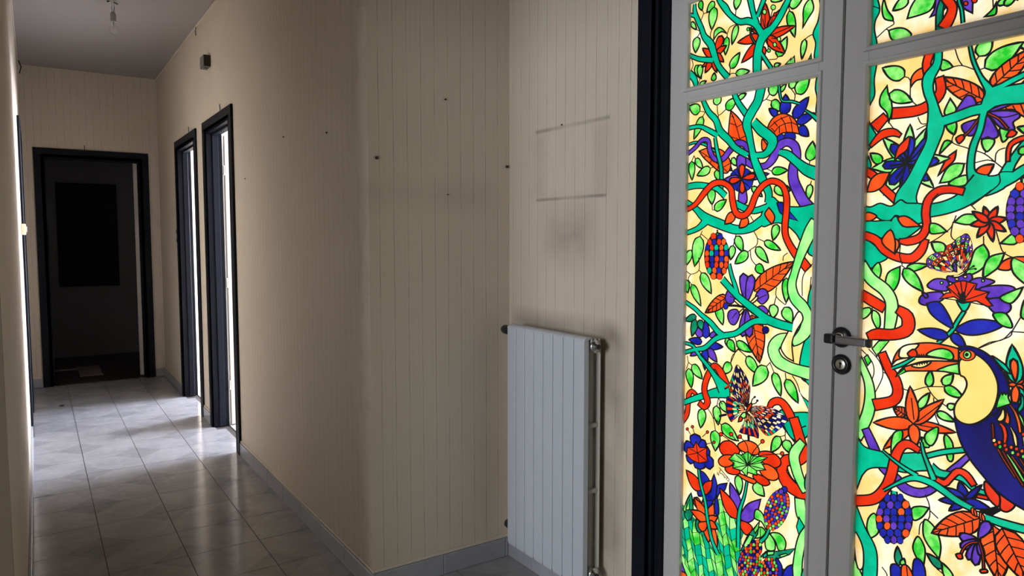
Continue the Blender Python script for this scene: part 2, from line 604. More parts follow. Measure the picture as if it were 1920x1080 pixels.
skirting('baseboard_left', 'x', XL, 1, 1.90, YF, [(5.85, 6.78)])
skirting('baseboard_right', 'x', XR, -1, YN - SKT, YF, [(4.635, 5.535), (5.805, 6.75)])
skirting('baseboard_far', 'y', YF, -1, XL + SKT, XR - SKT, [(0.017, 0.955)])
skirting('baseboard_niche_end', 'y', YN, -1, XR, XN - SKT)
skirting('baseboard_niche', 'x', XN, -1, YB, YN, [(0.365, 1.735)])


def batten(n, axis, t, s, a0, a1, z0, z1, th=0.008):
    w = MB()
    lo, hi = sorted((t, t + s * th))
    if axis == 'x':
        w.box(lo, hi, a0, a1, z0, z1, 0.002)
    else:
        w.box(a0, a1, lo, hi, z0, z1, 0.002)
    struct(w.build('trim_%d' % n, M['cream_wood']))


k = 1
for (a0, a1) in ((YN - 0.008, 4.635), (5.535, 5.805), (6.75, YF)):
    batten(k, 'x', XR, -1, a0, a1, SKH + 0.001, SKH + 0.013)
    k += 1
batten(k, 'y', YN, -1, XR, XN - 0.001, SKH + 0.001, SKH + 0.013); k += 1
for (ax, t, s, a0, a1) in (('x', XR, -1, YN, YF), ('y', YF, -1, XL + 0.008, XR - 0.008), ('x', XL, 1, 1.90, YF), ('x', XN, -1, YB, YN - 0.008), ('y', YN, -1, XR, XN)):
    batten(k, ax, t, s, a0, a1, ZC - 0.014, ZC - 0.001)
    k += 1


# ------------------------------------------------------------------ dark door frames with cream leaves
def framed_door(n, axis, face, s, wallt, o0, o1, ztop, leaf=None, leaf_in=True, near_step=True, cw=0.08):
    """casing on the wall face, lining through the wall; s: direction out of the wall towards the hall"""
    root = struct(empty('door_%d' % n))

    def bx(w, n0, n1, a0, a1, z0, z1, bev=0.003):
        lo, hi = sorted((n0, n1))
        if axis == 'x':
            w.box(lo, hi, a0, a1, z0, z1, bev)
        else:
            w.box(a0, a1, lo, hi, z0, z1, bev)
        return w
    f, b = face + s * 0.016, face - s * wallt
    # flat casing boards
    bx(MB(), face, f, o0 - cw, o0, 0, ztop).build('casing', M['dark_frame'], root)
    bx(MB(), face, f, o1, o1 + cw, 0, ztop).build('casing', M['dark_frame'], root)
    bx(MB(), face, f, o0 - cw, o1 + cw, ztop, ztop + cw).build('head_casing', M['dark_frame'], root)
    # lining with a step (rebate) behind
    t = 0.028
    bx(MB(), f, b, o0 - t, o0, 0, ztop).build('jamb', M['dark_frame'], root)
    bx(MB(), f, b, o1, o1 + t, 0, ztop).build('jamb', M['dark_frame'], root)
    bx(MB(), f, b, o0 - t, o1 + t, ztop, ztop + t).build('head_jamb', M['dark_frame'], root)
    st = 0.014
    m0, m1 = face - s * 0.035, face - s * 0.075
    bx(MB(), m0, m1, o0, o0 + st, 0, ztop - st, 0.002).build('door_stop', M['dark_frame'], root)
    bx(MB(), m0, m1, o1 - st, o1, 0, ztop - st, 0.002).build('door_stop', M['dark_frame'], root)
    bx(MB(), m0, m1, o0, o1, ztop - st, ztop, 0.002).build('head_stop', M['dark_frame'], root)
    return root


d1 = framed_door(1, 'x', XR, -1, 0.103, D1[0], D1[1], ZO)
d2 = framed_door(2, 'x', XR, -1, 0.103, D2[0], D2[1], ZO)
d3 = framed_door(3, 'y', YF, -1, 0.125, DF[0], DF[1], ZO)
d4 = framed_door(4, 'x', XL, 1, 0.125, DL[0], DL[1], ZO)


def open_leaf(n, x0, x1, y0, y1, hinges, hpos, along):
    root = struct(empty('door_%d' % n))
    lf = MB().box(x0, x1, y0, y1, 0.008, ZO - 0.006, 0.002).build('leaf', M['cream_door'], root)
    # a raised panel on both faces
    if along == 'x':
        for zz in ((0.2, 0.95), (1.1, 1.95)):
            MB().box(x0 + 0.1, x1 - 0.1, y0 - 0.003, y1 + 0.003, zz[0], zz[1], 0.003).build('panel', M['cream_door'], lf)
    else:
        for zz in ((0.2, 0.95), (1.1, 1.95)):
            MB().box(x0 - 0.003, x1 + 0.003, y0 + 0.1, y1 - 0.1, zz[0], zz[1], 0.003).build('panel', M['cream_door'], lf)
    for z in hinges:
        MB().cyl((hpos[0], hpos[1], z - 0.035), (hpos[0], hpos[1], z + 0.035), 0.007, n=10).build('hinge', M['brass'], root)
    return root


open_leaf(5, 1.155, 1.88, 5.437, 5.477, (0.3, 1.05, 1.86), (1.149, 5.444), 'x')
open_leaf(6, 1.155, 1.92, 5.862, 5.902, (0.3, 1.05, 1.86), (1.149, 5.894), 'x')
o7 = open_leaf(7, -0.040, 0.0, 0.0, 0.74, (0.3, 1.05, 1.86), (0.004, -0.004), 'y')
o7.location = (0.868, 7.944, 0)
o7.rotation_euler = (0, 0, math.radians(-14))
# closed leaf in the left wall
r8 = struct(empty('door_8'))
MB().box(XL - 0.105, XL - 0.068, DL[0] + 0.002, DL[1] - 0.002, 0.008, ZO - 0.016, 0.002).build('leaf', M['dark_frame'], r8)

# ------------------------------------------------------------------ stained-glass double door: frame
XF, XD, XG = 1.645, 1.700, 1.712      # casing face, leaf face, glass plane
d9 = struct(empty('door_9'))
YC = 1.050
y_in = 1.674
y_in2 = 2 * YC - y_in
for (a, bb, c, e, g) in ((y_in, 1.733, 1.70, 1.639, 1), (y_in2, 2 * YC - 1.733, 0.40, 2 * YC - 1.639, -1)):
    lo, hi = sorted((a, bb))
    MB().box(XF, XN - 0.0005, lo, hi, 0, 2.235, 0.003).build('casing', M['dark_frame'], d9)
    lo, hi = sorted((a, c - g * 0.0005))
    MB().box(XF + 0.004, XN + 0.13, lo, hi, 0, 2.235, 0.002).build('jamb', M['dark_frame'], d9)
    lo, hi = sorted((a - g * 0.0005, e))
    MB().box(1.684, XN + 0.128, lo, hi, 0, 2.20, 0.002).build('rebate', M['dark_frame'], d9)
    lo, hi = sorted((a - g * 0.012, a - g * 0.0005))
    MB().box(1.664, 1.683, lo, hi, 0, 2.22, 0.003).build('bead', M['dark_frame'], d9)
MB().box(XF, XN - 0.0005, 2 * YC - 1.733, 1.733, 2.2355, 2.295, 0.003).build('head_casing', M['dark_frame'], d9)
MB().box(XF + 0.004, XN + 0.13, 0.4005, 1.6995, 2.2355, 2.2595, 0.002).build('head_jamb', M['dark_frame'], d9)
MB().box(1.684, XN + 0.128, y_in2 + 0.036, y_in - 0.036, 2.190, 2.235, 0.002).build('head_rebate', M['dark_frame'], d9)

# ------------------------------------------------------------------ stained-glass door leaves
ZB, ZT = 0.012, 2.188
PANES = ((1.836, 2.092), (0.17, 1.789))
LEAF = {'L': (1.0530, 1.6370, 1.119, 1.566), 'R': (0.4630, 1.0490, 0.534, 0.985)}


def ring(w, y0, y1, z0, z1, t, xa, xb, bev=0.0):
    w.box(xa, xb, y0, y0 + t, z0, z1, bev)
    w.box(xa, xb, y1 - t, y1, z0, z1, bev)
    w.box(xa, xb, y0 + t, y1 - t, z0, z0 + t, bev)
    w.box(xa, xb, y0 + t, y1 - t, z1 - t, z1, bev)


def door_leaf(n, key):
    ya, yb, pa, pb = LEAF[key]
    root = struct(empty('door_%d' % n))
    xb = XD + 0.040
    MB().box(XD, xb, ya, pa, ZB, ZT, 0.0015).build('stile', M['door_white'], root)
    MB().box(XD, xb, pb, yb, ZB, ZT, 0.0015).build('stile', M['door_white'], root)
    zs = [ZB] + [v for p in sorted(PANES) for v in p] + [ZT]
    for i in range(0, len(zs), 2):
        MB().box(XD, xb, pa, pb, zs[i], zs[i + 1], 0.001).build('rail', M['door_white'], root)
    panes = []
    for z0, z1 in PANES:
        # moulded glazing bead, standing a little proud of the leaf, sloping in to the glass
        bd = MB()
        for (side, u0, u1) in (('a', z0, z1), ('b', z0, z1)):
            pass
        e, p = 0.013, 0.006
        def frame_profile(inset, x):
            return [(pa - inset, z0 - inset), (pb + inset, z0 - inset), (pb + inset, z1 + inset), (pa - inset, z1 + inset)], x
        loops = [frame_profile(e, XD - 0.0003), frame_profile(e - 0.002, XD - p), frame_profile(0.004, XD - p * 0.9), frame_profile(-0.0006, XD - 0.001), frame_profile(-0.0006, XG - 0.0004)]
        vs = [[bd.bm.verts.new((x, y, z)) for y, z in L] for L, x in loops]
        for A, B in zip(vs, vs[1:]):
            for i in range(4):
                bd.bm.faces.new((A[i], A[(i + 1) % 4], B[(i + 1) % 4], B[i]))
        bd.build('glazing_bead', M['door_white'], root)
        gp = MB().box(XG + 0.004, XG + 0.008, pa + 0.0005, pb - 0.0005, z0 + 0.0005, z1 - 0.0005).build('glass_pane', M['clear_glass'], root)
        panes.append((gp, pa, pb, z0, z1))
    return root, panes


leafL, panesL = door_leaf(10, 'L')
leafR, panesR = door_leaf(11, 'R')
# cover strip of the left leaf over the gap
MB().box(XD - 0.004, XD - 0.0003, 1.0535, 1.0700, ZB, ZT, 0.001).build('cover_strip', M['door_white'], leafL)

# lever handle and lock rose on the right leaf
hz, hy = 1.120, 1.031
hd = MB()
hd.lathe([(0.0, 0.0), (0.0255, 0.0), (0.0265, 0.004), (0.0225, 0.0095), (0.0, 0.010)], (XD - 0.0003, hy, hz), (-1, 0, 0), 32)
hnd = hd.build('handle_rose', M['black'], leafR, True)
MB().lathe([(0.013, 0.0), (0.013, 0.002), (0.011, 0.003)], (XD - 0.0105, hy, hz), (-1, 0, 0), 24).build('rose_collar', M['brass'], hnd, True)
nk = MB()
nk.cyl((XD - 0.009, hy, hz), (XD - 0.046, hy, hz), 0.0095, 0.0095, 20)
nk.box(XD - 0.058, XD - 0.036, hy - 0.010, hy + 0.016, hz - 0.0125, hz + 0.0125, 0.005, 2)
nk.build('handle_neck', M['black'], hnd)
MB().box(XD - 0.053, XD - 0.040, hy - 0.092, hy - 0.0105, hz - 0.011, hz + 0.010, 0.004, 2).build('handle_lever', M['nickel'], hnd)
MB().box(XD - 0.054, XD - 0.039, hy - 0.104, hy - 0.0925, hz - 0.0115, hz + 0.0105, 0.004, 2).build('lever_tip', M['black'], hnd)
lz = 1.0505
lk = MB().lathe([(0.0145, 0.0), (0.0255, 0.0), (0.0262, 0.004), (0.0215, 0.0095), (0.0150, 0.0095), (0.0145, 0.006)], (XD - 0.0003, hy - 0.002, lz), (-1, 0, 0), 32).build('lock_rose', M['black'], leafR, True)
MB().lathe([(0.0, 0.0), (0.0143, 0.0), (0.0143, 0.006), (0.0128, 0.0075), (0.0, 0.0065)], (XD - 0.0004, hy - 0.002, lz), (-1, 0, 0), 28).build('lock_cylinder', M['brass'], lk, True)
kh = MB()
kh.cyl((XD - 0.0066, hy - 0.002, lz + 0.003), (XD - 0.0080, hy - 0.002, lz + 0.003), 0.0036, n=14)
kh.box(XD - 0.0080, XD - 0.0066, hy - 0.0035, hy - 0.0005, lz - 0.009, lz + 0.002)
kh.build('keyhole', M['black_matt'], lk)

# drawing of the painted glass, left and right leaf: millimetres along the wall and above the floor
ART_L = [
('lf','leaf',1146,2023,1106,2039,21),('ln',[1146,2023,1160,2025,1173,2012]),('lf','leaf',1203,2023,1208,2061,18),
('ln',[1203,2023,1209,2010,1200,1993]),('lf','leaf',1169,2075,1192,2047,17),('ln',[1169,2075,1156,2080,1150,2098]),
('lf','leaf',1229,2075,1220,2029,22),('ln',[1229,2075,1224,2088,1234,2104]),('lf','leaf',1302,2075,1259,2098,23),
('ln',[1302,2075,1316,2075,1328,2061]),('lf','leaf',1369,2075,1354,2117,21),('ln',[1369,2075,1379,2066,1379,2047]),('lf','leaf',1168,195,1201,184,17),
('ln',[1168,195,1154,193,1139,205]),('lf','leaf',1222,195,1246,154,23),('ln',[1222,195,1210,202,1207,221]),('lf','leaf',1289,195,1273,237,22),
('ln',[1289,195,1300,186,1300,167]),('lf','leaf',1355,195,1323,177,18),('ln',[1355,195,1363,207,1382,210]),('lf','leaf',1417,195,1381,224,23),
('ln',[1417,195,1431,193,1441,176]),('lf','leaf',1492,195,1533,181,21),('ln',[1492,195,1478,193,1463,204]),('lf','leaf',1554,195,1550,229,17),
('ln',[1554,195,1562,184,1557,165]),('lf','leaf',1149,250,1112,285,24),('ln',[1149,250,1162,247,1170,230]),('lf','leaf',1213,250,1177,236,18),
('ln',[1213,250,1222,261,1241,261]),('lf','leaf',1266,250,1249,283,18),('ln',[1266,250,1277,242,1279,224]),('lf','leaf',1330,250,1376,250,22),
('ln',[1330,250,1317,244,1300,251]),('lf','leaf',1386,250,1424,220,23),('ln',[1386,250,1373,253,1363,269]),('lf','leaf',1455,250,1495,224,23),
('ln',[1455,250,1441,252,1430,267]),('lf','leaf',1525,250,1493,291,25),('ln',[1525,250,1538,245,1543,227]),('lf','leaf',1162,302,1152,261,20),
('ln',[1162,302,1158,315,1168,331]),('lf','leaf',1226,302,1175,305,24),('ln',[1226,302,1239,308,1256,300]),('lf','leaf',1289,302,1309,267,19),
('ln',[1289,302,1278,309,1275,328]),('lf','leaf',1361,302,1395,277,20),('ln',[1361,302,1347,304,1337,320]),('lf','leaf',1426,302,1467,279,23),
('ln',[1426,302,1412,302,1400,316]),('lf','leaf',1144,360,1176,339,19),('ln',[1144,360,1130,361,1119,377]),('lf','leaf',1216,360,1198,408,25),
('ln',[1216,360,1227,351,1227,332]),('lf','leaf',1284,360,1241,359,21),('ln',[1284,360,1297,367,1314,361]),('lf','leaf',1158,421,1201,444,23),
('ln',[1158,421,1150,410,1131,408]),
('pg','teal',[1138,2108,1128,2060,1135,2025,1130,1991,1127,1968,1132,1934,1145,1905,1137,1878,1137,1837,1095,1829,1104,2097]),
('lf','leaf',1531,2091,1522,2061,19),('lf','leaf',1475,2075,1504,2050,24),('lf','leaf',1477,2060,1483,1994,33),('lf','leaf',1565,2037,1542,2009,15),
('lf','leaf',1540,1987,1545,1940,30),('ln',[1543,2010,1529,2000,1537,1987]),('ln',[1526,2033,1516,2050,1521,2062]),('ln',[1516,2050,1503,2050]),
('ln',[1483,1994,1488,1982,1484,1958]),('pg','leaf',[1427,1971,1427,1971,1444,1989,1460,1995,1473,1986,1475,1963,1475,1963,1462,1976,1445,1980]),
('lf','leaf',1390,1987,1407,1934,22),('ln',[1390,1989,1415,1986,1425,1969]),('ln',[1425,1969,1425,1960]),('lf','leaf',1426,1961,1430,1909,22),
('lf','leaf',1388,2067,1395,2030,27),('ln',[1395,2030,1396,2015]),('lf','leaf',1278,2026,1240,2015,11),('lf','leaf',1218,1993,1177,2007,29),
('pg','leaf',[1157,1996,1171,1985,1176,1968,1175,1944,1176,1927,1176,1927,1161,1947,1146,1966,1149,1986]),('lf','leaf',1219,1981,1199,1907,25),
('ln',[1221,1993,1216,1980]),('lf','leaf',1251,1867,1223,1915,32),('lf','leaf',1169,1896,1176,1845,18),('ln',[1169,1895,1156,1901,1144,1903]),
('lf','leaf',1411,1867,1378,1906,27),('ln',[1411,1867,1413,1848]),('lf','leaf',1392,1849,1342,1846,21),('ln',[1392,1849,1408,1852,1415,1845]),
('lf','leaf',1544,1902,1520,1857,24),('lf','leaf',1526,1901,1525,1859,23),('ln',[1525,1859,1532,1844]),('ln',[1561,1927,1554,1905,1564,1887]),
('lf','leaf',1473,1842,1470,1866,19),('lf','leaf',1527,1840,1500,1847,13),('lf','leaf',1262,1845,1241,1846,12),('ln',[1278,1865,1254,1862,1251,1866]),
('ps','leaf',[1226,1842,1209,1855,1211,1849,1199,1858,1197,1839]),('ps','leaf',[1156,1841,1149,1853,1148,1840]),('rp','red',1468,1921,1445,1969,29),
('lf','red',1464,1922,1426,1936,19),('lf','red',1466,1921,1435,1890,18),('lf','red',1479,1916,1518,1948,21),('lf','red',1482,1905,1520,1892,14),
('lf','red',1482,1904,1506,1872,22),('lf','red',1479,1899,1460,1864,13),('lf','red',1293,1946,1296,2024,30),('lf','red',1287,1949,1236,1996,26),
('lf','red',1288,1930,1198,1937,27),('lf','red',1288,1929,1228,1872,29),('lf','red',1311,1935,1388,1936,27),('lf','red',1311,1919,1372,1875,29),
('lf','red',1307,1907,1304,1866,34),('lf','red',1330,1975,1357,1999,11),('lf','red',1318,1948,1342,1964,10),('ln',[1294,1953,1295,2004]),
('ln',[1285,1929,1214,1938]),('ln',[1288,1927,1243,1885]),('ln',[1295,1953,1303,1982]),('ln',[1284,1951,1270,1974]),
('ln',[1271,1999,1277,1978,1287,1953]),('el','leaf',1269,2004,-7.6,-2.0,-0.2,-6.9),('el','leaf',1297,1999,-6.5,-1.7,-0.2,-7.0),
('el','red',1263,1984,-4.4,-1.1,-0.1,-4.8),('el','leaf',1248,1914,-5.6,-1.3,-0.2,-5.9),('el','leaf',1261,1902,-5.7,-1.3,-0.2,-6.4),
('el','leaf',1280,1890,-5.8,-1.2,-0.1,-4.9),('el','leaf',1351,1965,-4.8,-1.1,-0.1,-5.0),('ln',[1345,1965,1331,1957,1318,1948]),
('ln',[1253,1916,1272,1922]),('ln',[1282,1895,1286,1922]),('br','moss',[1342,1966,5,1340,1942,5,1322,1916,6]),
('br','teal',[1306,1891,9,1289,1866,11,1269,1838,11]),
('br','teal',[1552,2089,10,1549,2059,16,1523,2008,17,1511,1981,19,1485,1952,24,1471,1917,22,1452,1879,18,1418,1841,19]),
('br','teal',[1572,2062,11,1546,2050,10]),('br','teal',[1569,1938,12,1529,1918,14,1475,1904,17]),
('br','teal',[1568,1883,21,1548,1862,20,1539,1836,15]),('br','teal',[1321,1992,14,1310,2014,14,1298,2037,16,1279,2069,14,1291,2136,12]),
('br','teal',[1322,1971,18,1336,2010,16,1347,2051,19,1359,2092,19,1343,2147,18]),
('br','teal',[1301,1936,22,1325,1971,18,1352,1988,19,1383,1994,17,1416,2022,15,1434,2046,20,1453,2068,15,1463,2085,13,1477,2123,13]),
('br','teal',[1317,1836,26,1317,1885,29,1309,1919,28,1295,1937,31,1273,1948,22,1251,1969,21,1231,1998,20,1218,2018,17,1199,2056,16,1193,2126,14]),
('lf','leaf',1523,1760,1569,1782,33),('ln',[1523,1760,1504,1754,1513,1742]),('lf','leaf',1512,1743,1546,1677,29),('lf','leaf',1457,1768,1457,1810,30),
('lf','leaf',1424,1751,1385,1779,30),('ln',[1424,1751,1451,1738,1457,1768]),('ln',[1451,1738,1453,1727]),('lf','leaf',1381,1775,1352,1785,16),
('lf','leaf',1274,1770,1245,1796,33),('ln',[1302,1753,1284,1759,1275,1770]),('ln',[1284,1758,1264,1749]),('lf','leaf',1266,1751,1233,1717,25),
('lf','leaf',1206,1773,1196,1806,23),('ln',[1206,1773,1194,1756,1195,1741]),('lf','leaf',1190,1758,1151,1797,38),('ln',[1190,1758,1195,1755]),
('lf','leaf',1240,1771,1221,1791,13),('lf','leaf',1144,1575,1137,1626,32),('ln',[1144,1575,1145,1567]),('lf','leaf',1553,1611,1550,1552,26),
('ln',[1544,1627,1553,1610]),('lf','leaf',1538,1617,1507,1584,21),('ln',[1544,1627,1538,1617]),('lf','leaf',1478,1583,1531,1565,27),
('ln',[1478,1583,1467,1586]),('lf','leaf',1454,1577,1445,1542,24),('lf','leaf',1399,1606,1380,1582,18),('lf','leaf',1424,1594,1397,1569,17),
('lf','leaf',1261,1557,1210,1556,23),('ln',[1261,1557,1276,1565]),('lf','leaf',1250,1514,1216,1487,24),('lf','leaf',1223,1511,1200,1500,17),
('lf','leaf',1326,1518,1289,1488,19),('lf','leaf',1474,1521,1469,1473,31),('ln',[1469,1474,1467,1457,1459,1458]),('lf','leaf',1460,1457,1415,1486,27),
('lf','leaf',1140,1514,1147,1469,20),('ln',[1140,1514,1137,1523]),
('pg','orange',[1406,1745,1406,1745,1380,1722,1359,1695,1342,1658,1341,1638,1378,1653,1408,1654,1413,1678,1410,1718]),
('ln',[1404,1739,1384,1694,1370,1653]),('ln',[1410,1709,1388,1700]),('ln',[1411,1671,1377,1659]),('ln',[1394,1724,1404,1728]),
('ln',[1384,1694,1364,1700]),('ln',[1372,1659,1349,1666]),
('pg','orange',[1524,1639,1524,1639,1485,1645,1438,1634,1411,1609,1402,1584,1415,1564,1446,1572,1484,1600,1506,1618]),
('ln',[1520,1638,1484,1616,1447,1591,1413,1567]),('ln',[1493,1622,1506,1618]),('ln',[1474,1609,1481,1597]),('ln',[1460,1601,1432,1611]),
('ln',[1447,1592,1452,1574]),('ln',[1484,1616,1469,1640]),('ln',[1431,1581,1406,1591]),('lf','blue',1223,1707,1223,1762,35),
('lf','blue',1197,1694,1152,1743,33),('lf','blue',1186,1680,1131,1698,25),('lf','blue',1179,1668,1149,1640,26),('lf','blue',1247,1709,1275,1731,19),
('el','blue',1238,1644,-18.3,-2.1,-0.4,-13.6),('el','blue',1206,1645,-17.8,-2.1,-0.5,-15.6),
('pg','orange',[1277,1679,1262,1702,1236,1711,1210,1704,1188,1684,1177,1649,1177,1649,1200,1656,1230,1658,1256,1647,1265,1660]),
('ln',[1273,1678,1244,1695,1210,1703]),('ln',[1261,1657,1239,1678,1205,1683,1185,1674]),('ln',[1254,1665,1266,1677]),('ln',[1239,1659,1240,1678]),
('ln',[1217,1658,1222,1681]),('ln',[1198,1656,1203,1682]),('ln',[1246,1679,1258,1693]),('ln',[1222,1682,1236,1702]),('ln',[1201,1682,1209,1700]),
('pg','orange',[1295,1649,1278,1631,1282,1620,1294,1620]),('br','teal',[1243,1811,6,1244,1789,7,1240,1762,7,1232,1745,6,1203,1739,7,1179,1729,6]),
('br','teal',[1162,1710,6,1148,1700,7,1123,1681,15]),('pg','teal',[1130,1790,1134,1762,1128,1736,1130,1701,1116,1699,1119,1788]),
('pg','purple',[1379,1606,1347,1603,1320,1579,1327,1570,1357,1588]),('el','blue',1363,1541,-42.3,-2.9,-1.0,-35.9),('ln',[1363,1541,1395,1570]),
('ln',[1363,1541,1329,1563]),('ln',[1363,1541,1399,1522]),('ln',[1363,1541,1326,1511]),('ln',[1363,1541,1379,1510]),('ln',[1363,1541,1342,1506]),
('rp','purple',1363,1543,1366,1618,36),('rp','purple',1360,1533,1355,1466,34),('lf','purple',1367,1542,1426,1546,25),
('lf','purple',1351,1546,1268,1551,23),('ln',[1280,1555,1285,1548]),('rp','red',1362,1543,1362,1586,22),('rp','red',1361,1544,1314,1549,18),
('rp','red',1363,1543,1407,1539,20),('rp','red',1362,1542,1358,1501,20),('br','teal',[1574,1662,6,1540,1667,8,1502,1657,8,1464,1634,7,1453,1630,4]),
('br','purple',[1579,1630,12,1540,1651,13,1513,1671,14,1488,1666,14,1482,1637,17,1463,1610,16,1432,1607,18,1407,1629,20,1383,1647,19,1358,1643,17,1341,1624,18,1328,1602,17]),
('br','teal',[1513,1794,14,1490,1754,18,1461,1725,20,1444,1690,23,1413,1662,22,1387,1635,19,1343,1609,18]),
('br','teal',[1575,1714,13,1525,1714,12,1492,1700,15,1452,1678,17]),('br','teal',[1463,1674,10,1453,1630,13,1439,1587,14,1435,1546,14,1437,1514,16]),
('br','teal',[1396,1796,17,1381,1765,17,1348,1723,19]),
('br','purple',[1309,1575,16,1281,1574,19,1259,1591,25,1240,1623,25,1214,1632,22,1190,1618,24,1184,1588,26,1193,1563,28,1192,1530,30,1178,1499,31,1159,1469,31,1144,1454,31]),
('br','teal',[1326,1703,24,1300,1676,29,1272,1655,29,1260,1635,32,1282,1607,21,1319,1607,15]),
('br','teal',[1239,1608,15,1211,1598,22,1181,1574,23,1151,1552,30,1118,1539,35]),
('br','teal',[1577,1531,20,1532,1535,20,1482,1529,17,1450,1520,18,1419,1496,20]),('br','teal',[1383,1474,19,1353,1460,20,1314,1450,18,1273,1460,17]),
('br','teal',[1301,1799,30,1312,1758,29,1332,1731,30,1348,1702,30,1339,1665,23,1329,1625,21,1319,1593,24,1304,1561,26,1287,1530,26,1269,1498,23,1271,1470,21]),
('pg','teal',[1274,1472,1256,1486,1233,1470,1202,1458,1164,1456,1116,1460,1114,1416,1146,1391,1161,1362,1179,1383,1205,1404,1231,1413,1254,1412,1285,1404,1295,1428]),
('br','teal',[1576,1489,14,1535,1464,19,1496,1435,29,1442,1415,30,1381,1397,26,1327,1401,25,1286,1423,27,1254,1433,28]),
('br','teal',[1573,1387,14,1523,1402,17,1488,1428,29]),('pg','blue',[1242,1469,1242,1469,1222,1468,1216,1440,1230,1441]),
('ps','blue',[1211,1445,1201,1444,1175,1418,1206,1427]),('lf','orange',1385,1444,1420,1413,30),('lf','orange',1337,1429,1367,1401,28),
('pg','orange',[1267,1457,1267,1457,1250,1438,1248,1423,1256,1410,1256,1410,1273,1427,1280,1441]),('ln',[1328,1435,1318,1421]),
('br','red',[1578,1458,14,1536,1476,17,1498,1512,21,1466,1535,19,1430,1536,17,1400,1516,19,1393,1483,21,1380,1446,20,1352,1437,19,1329,1456,21,1311,1495,20,1286,1521,19,1257,1530,17,1226,1516,17,1212,1486,19,1211,1448,20,1214,1403,20,1209,1373,19,1186,1337,21,1164,1315,25,1141,1291,24]),
('lf','leaf',1514,1378,1534,1283,45),('lf','leaf',1549,1335,1572,1283,25),('ln',[1514,1378,1505,1395]),('ln',[1510,1385,1484,1368]),
('lf','leaf',1387,1350,1396,1307,24),('ln',[1387,1349,1378,1382]),('lf','leaf',1377,1378,1352,1332,29),('lf','leaf',1334,1332,1380,1296,30),
('ln',[1334,1332,1325,1339,1305,1352,1303,1371,1315,1390]),('lf','leaf',1307,1346,1264,1302,27),('lf','leaf',1280,1362,1225,1338,22),
('ln',[1303,1371,1279,1362]),('lf','leaf',1239,1410,1251,1365,26),('ln',[1251,1366,1252,1358]),('lf','leaf',1305,1295,1277,1270,27),
('ln',[1326,1338,1322,1312,1304,1293]),('lf','leaf',1506,1265,1465,1202,34),('ln',[1518,1312,1516,1273,1548,1259,1574,1273]),
('ln',[1516,1273,1506,1265]),('lf','leaf',1573,1240,1559,1199,29),('lf','leaf',1545,1227,1505,1161,28),('ln',[1548,1259,1559,1243,1544,1226]),
('lf','leaf',1441,1168,1419,1111,31),('lf','leaf',1205,1263,1204,1194,27),('ln',[1235,1235,1236,1210,1207,1189,1203,1193]),
('lf','leaf',1242,1187,1246,1146,30),('ln',[1236,1210,1242,1186]),('lf','leaf',1210,1181,1183,1139,35),('lf','leaf',1408,1072,1374,1036,24),
('lf','leaf',1368,1065,1310,1044,25),('lf','leaf',1331,1026,1302,1006,23),('ln',[1376,1081,1367,1064,1361,1046,1381,1023,1388,999]),
('ln',[1361,1046,1331,1026]),('ln',[1203,1331,1216,1322,1217,1309]),('pg','teal',[1121,1375,1142,1335,1119,1326]),
('pg','teal',[1117,1262,1133,1232,1138,1196,1127,1172,1115,1178]),('pg','teal',[1113,1126,1127,1114,1145,1093,1157,1033,1148,991,1109,997]),
('pg','moss',[1171,1120,1152,1128,1152,1120,1162,1115]),('ln',[1155,1216,1156,1260,1147,1283,1127,1304]),('ln',[1130,1269,1133,1232]),
('br','vine',[1122,1415,32,1136,1390,36,1153,1353,31,1168,1316,26,1180,1278,23,1188,1244,27,1178,1210,32,1152,1186,34,1138,1157,35,1143,1123,36,1166,1096,27,1180,1086,19]),
('br','vine',[1189,1101,23,1222,1089,32,1241,1062,37,1227,1032,38,1193,1018,33,1155,1012,33,1109,1008,38]),
('pg','cream',[1166,1172,1151,1154,1170,1120,1182,1085,1176,1036,1176,1036,1198,1044,1212,1058,1216,1073,1196,1114]),
('vl','orange',1310,1220,1182,1309,56),('vl','orange',1403,1199,1489,1141,39),('vl','orange',1316,1151,1285,1015,67),
('lf','blue',1484,1063,1486,1121,31),('lf','purple',1498,1067,1534,1095,27),('lf','purple',1468,1069,1438,1092,16),
('lf','moss',1523,1128,1570,1110,23),('lf','moss',1525,1118,1540,1062,28),('lf','moss',1511,1118,1498,1085,26),('lf','blue',1498,1050,1553,1051,23),
('lf','blue',1479,1042,1416,1045,25),('lf','purple',1474,1032,1438,995,27),('lf','blue',1486,1032,1485,963,27),('lf','purple',1508,1023,1546,1000,19),
('rp','purple',1337,1183,1349,1270,34),('rp','purple',1335,1183,1318,1267,31),
('pg','purple',[1412,1198,1399,1220,1376,1209,1374,1193,1390,1177,1408,1182]),('ln',[1396,1199,1375,1195]),
('pg','purple',[1305,1205,1289,1227,1269,1225,1261,1204,1279,1185,1293,1190]),('ln',[1298,1198,1268,1212]),
('pg','cream',[1381,1190,1365,1191,1344,1175,1360,1175]),('pg','cream',[1326,1182,1301,1206,1296,1202,1307,1189]),
('pg','cream',[1364,1150,1347,1166,1345,1160,1359,1145]),('pg','purple',[1402,1138,1395,1156,1370,1162,1359,1145,1373,1118,1391,1118]),
('ln',[1386,1134,1369,1154]),('rp','purple',1338,1167,1347,1084,33),('rp','purple',1334,1167,1322,1085,30),
('pg','purple',[1297,1172,1278,1180,1261,1165,1278,1150]),('lw',7,[1340,1171,1370,1173,1403,1171]),('el','blue',1410,1169,-9.2,0.7,-0.3,-10.0),
('lw',6,[1330,1167,1311,1155,1283,1148]),('el','navy',1268,1112,-11.0,1.2,-0.3,-10.2),
('br','teal',[1569,1170,12,1528,1151,14,1506,1136,15,1467,1114,18,1437,1089,20,1416,1079,19]),
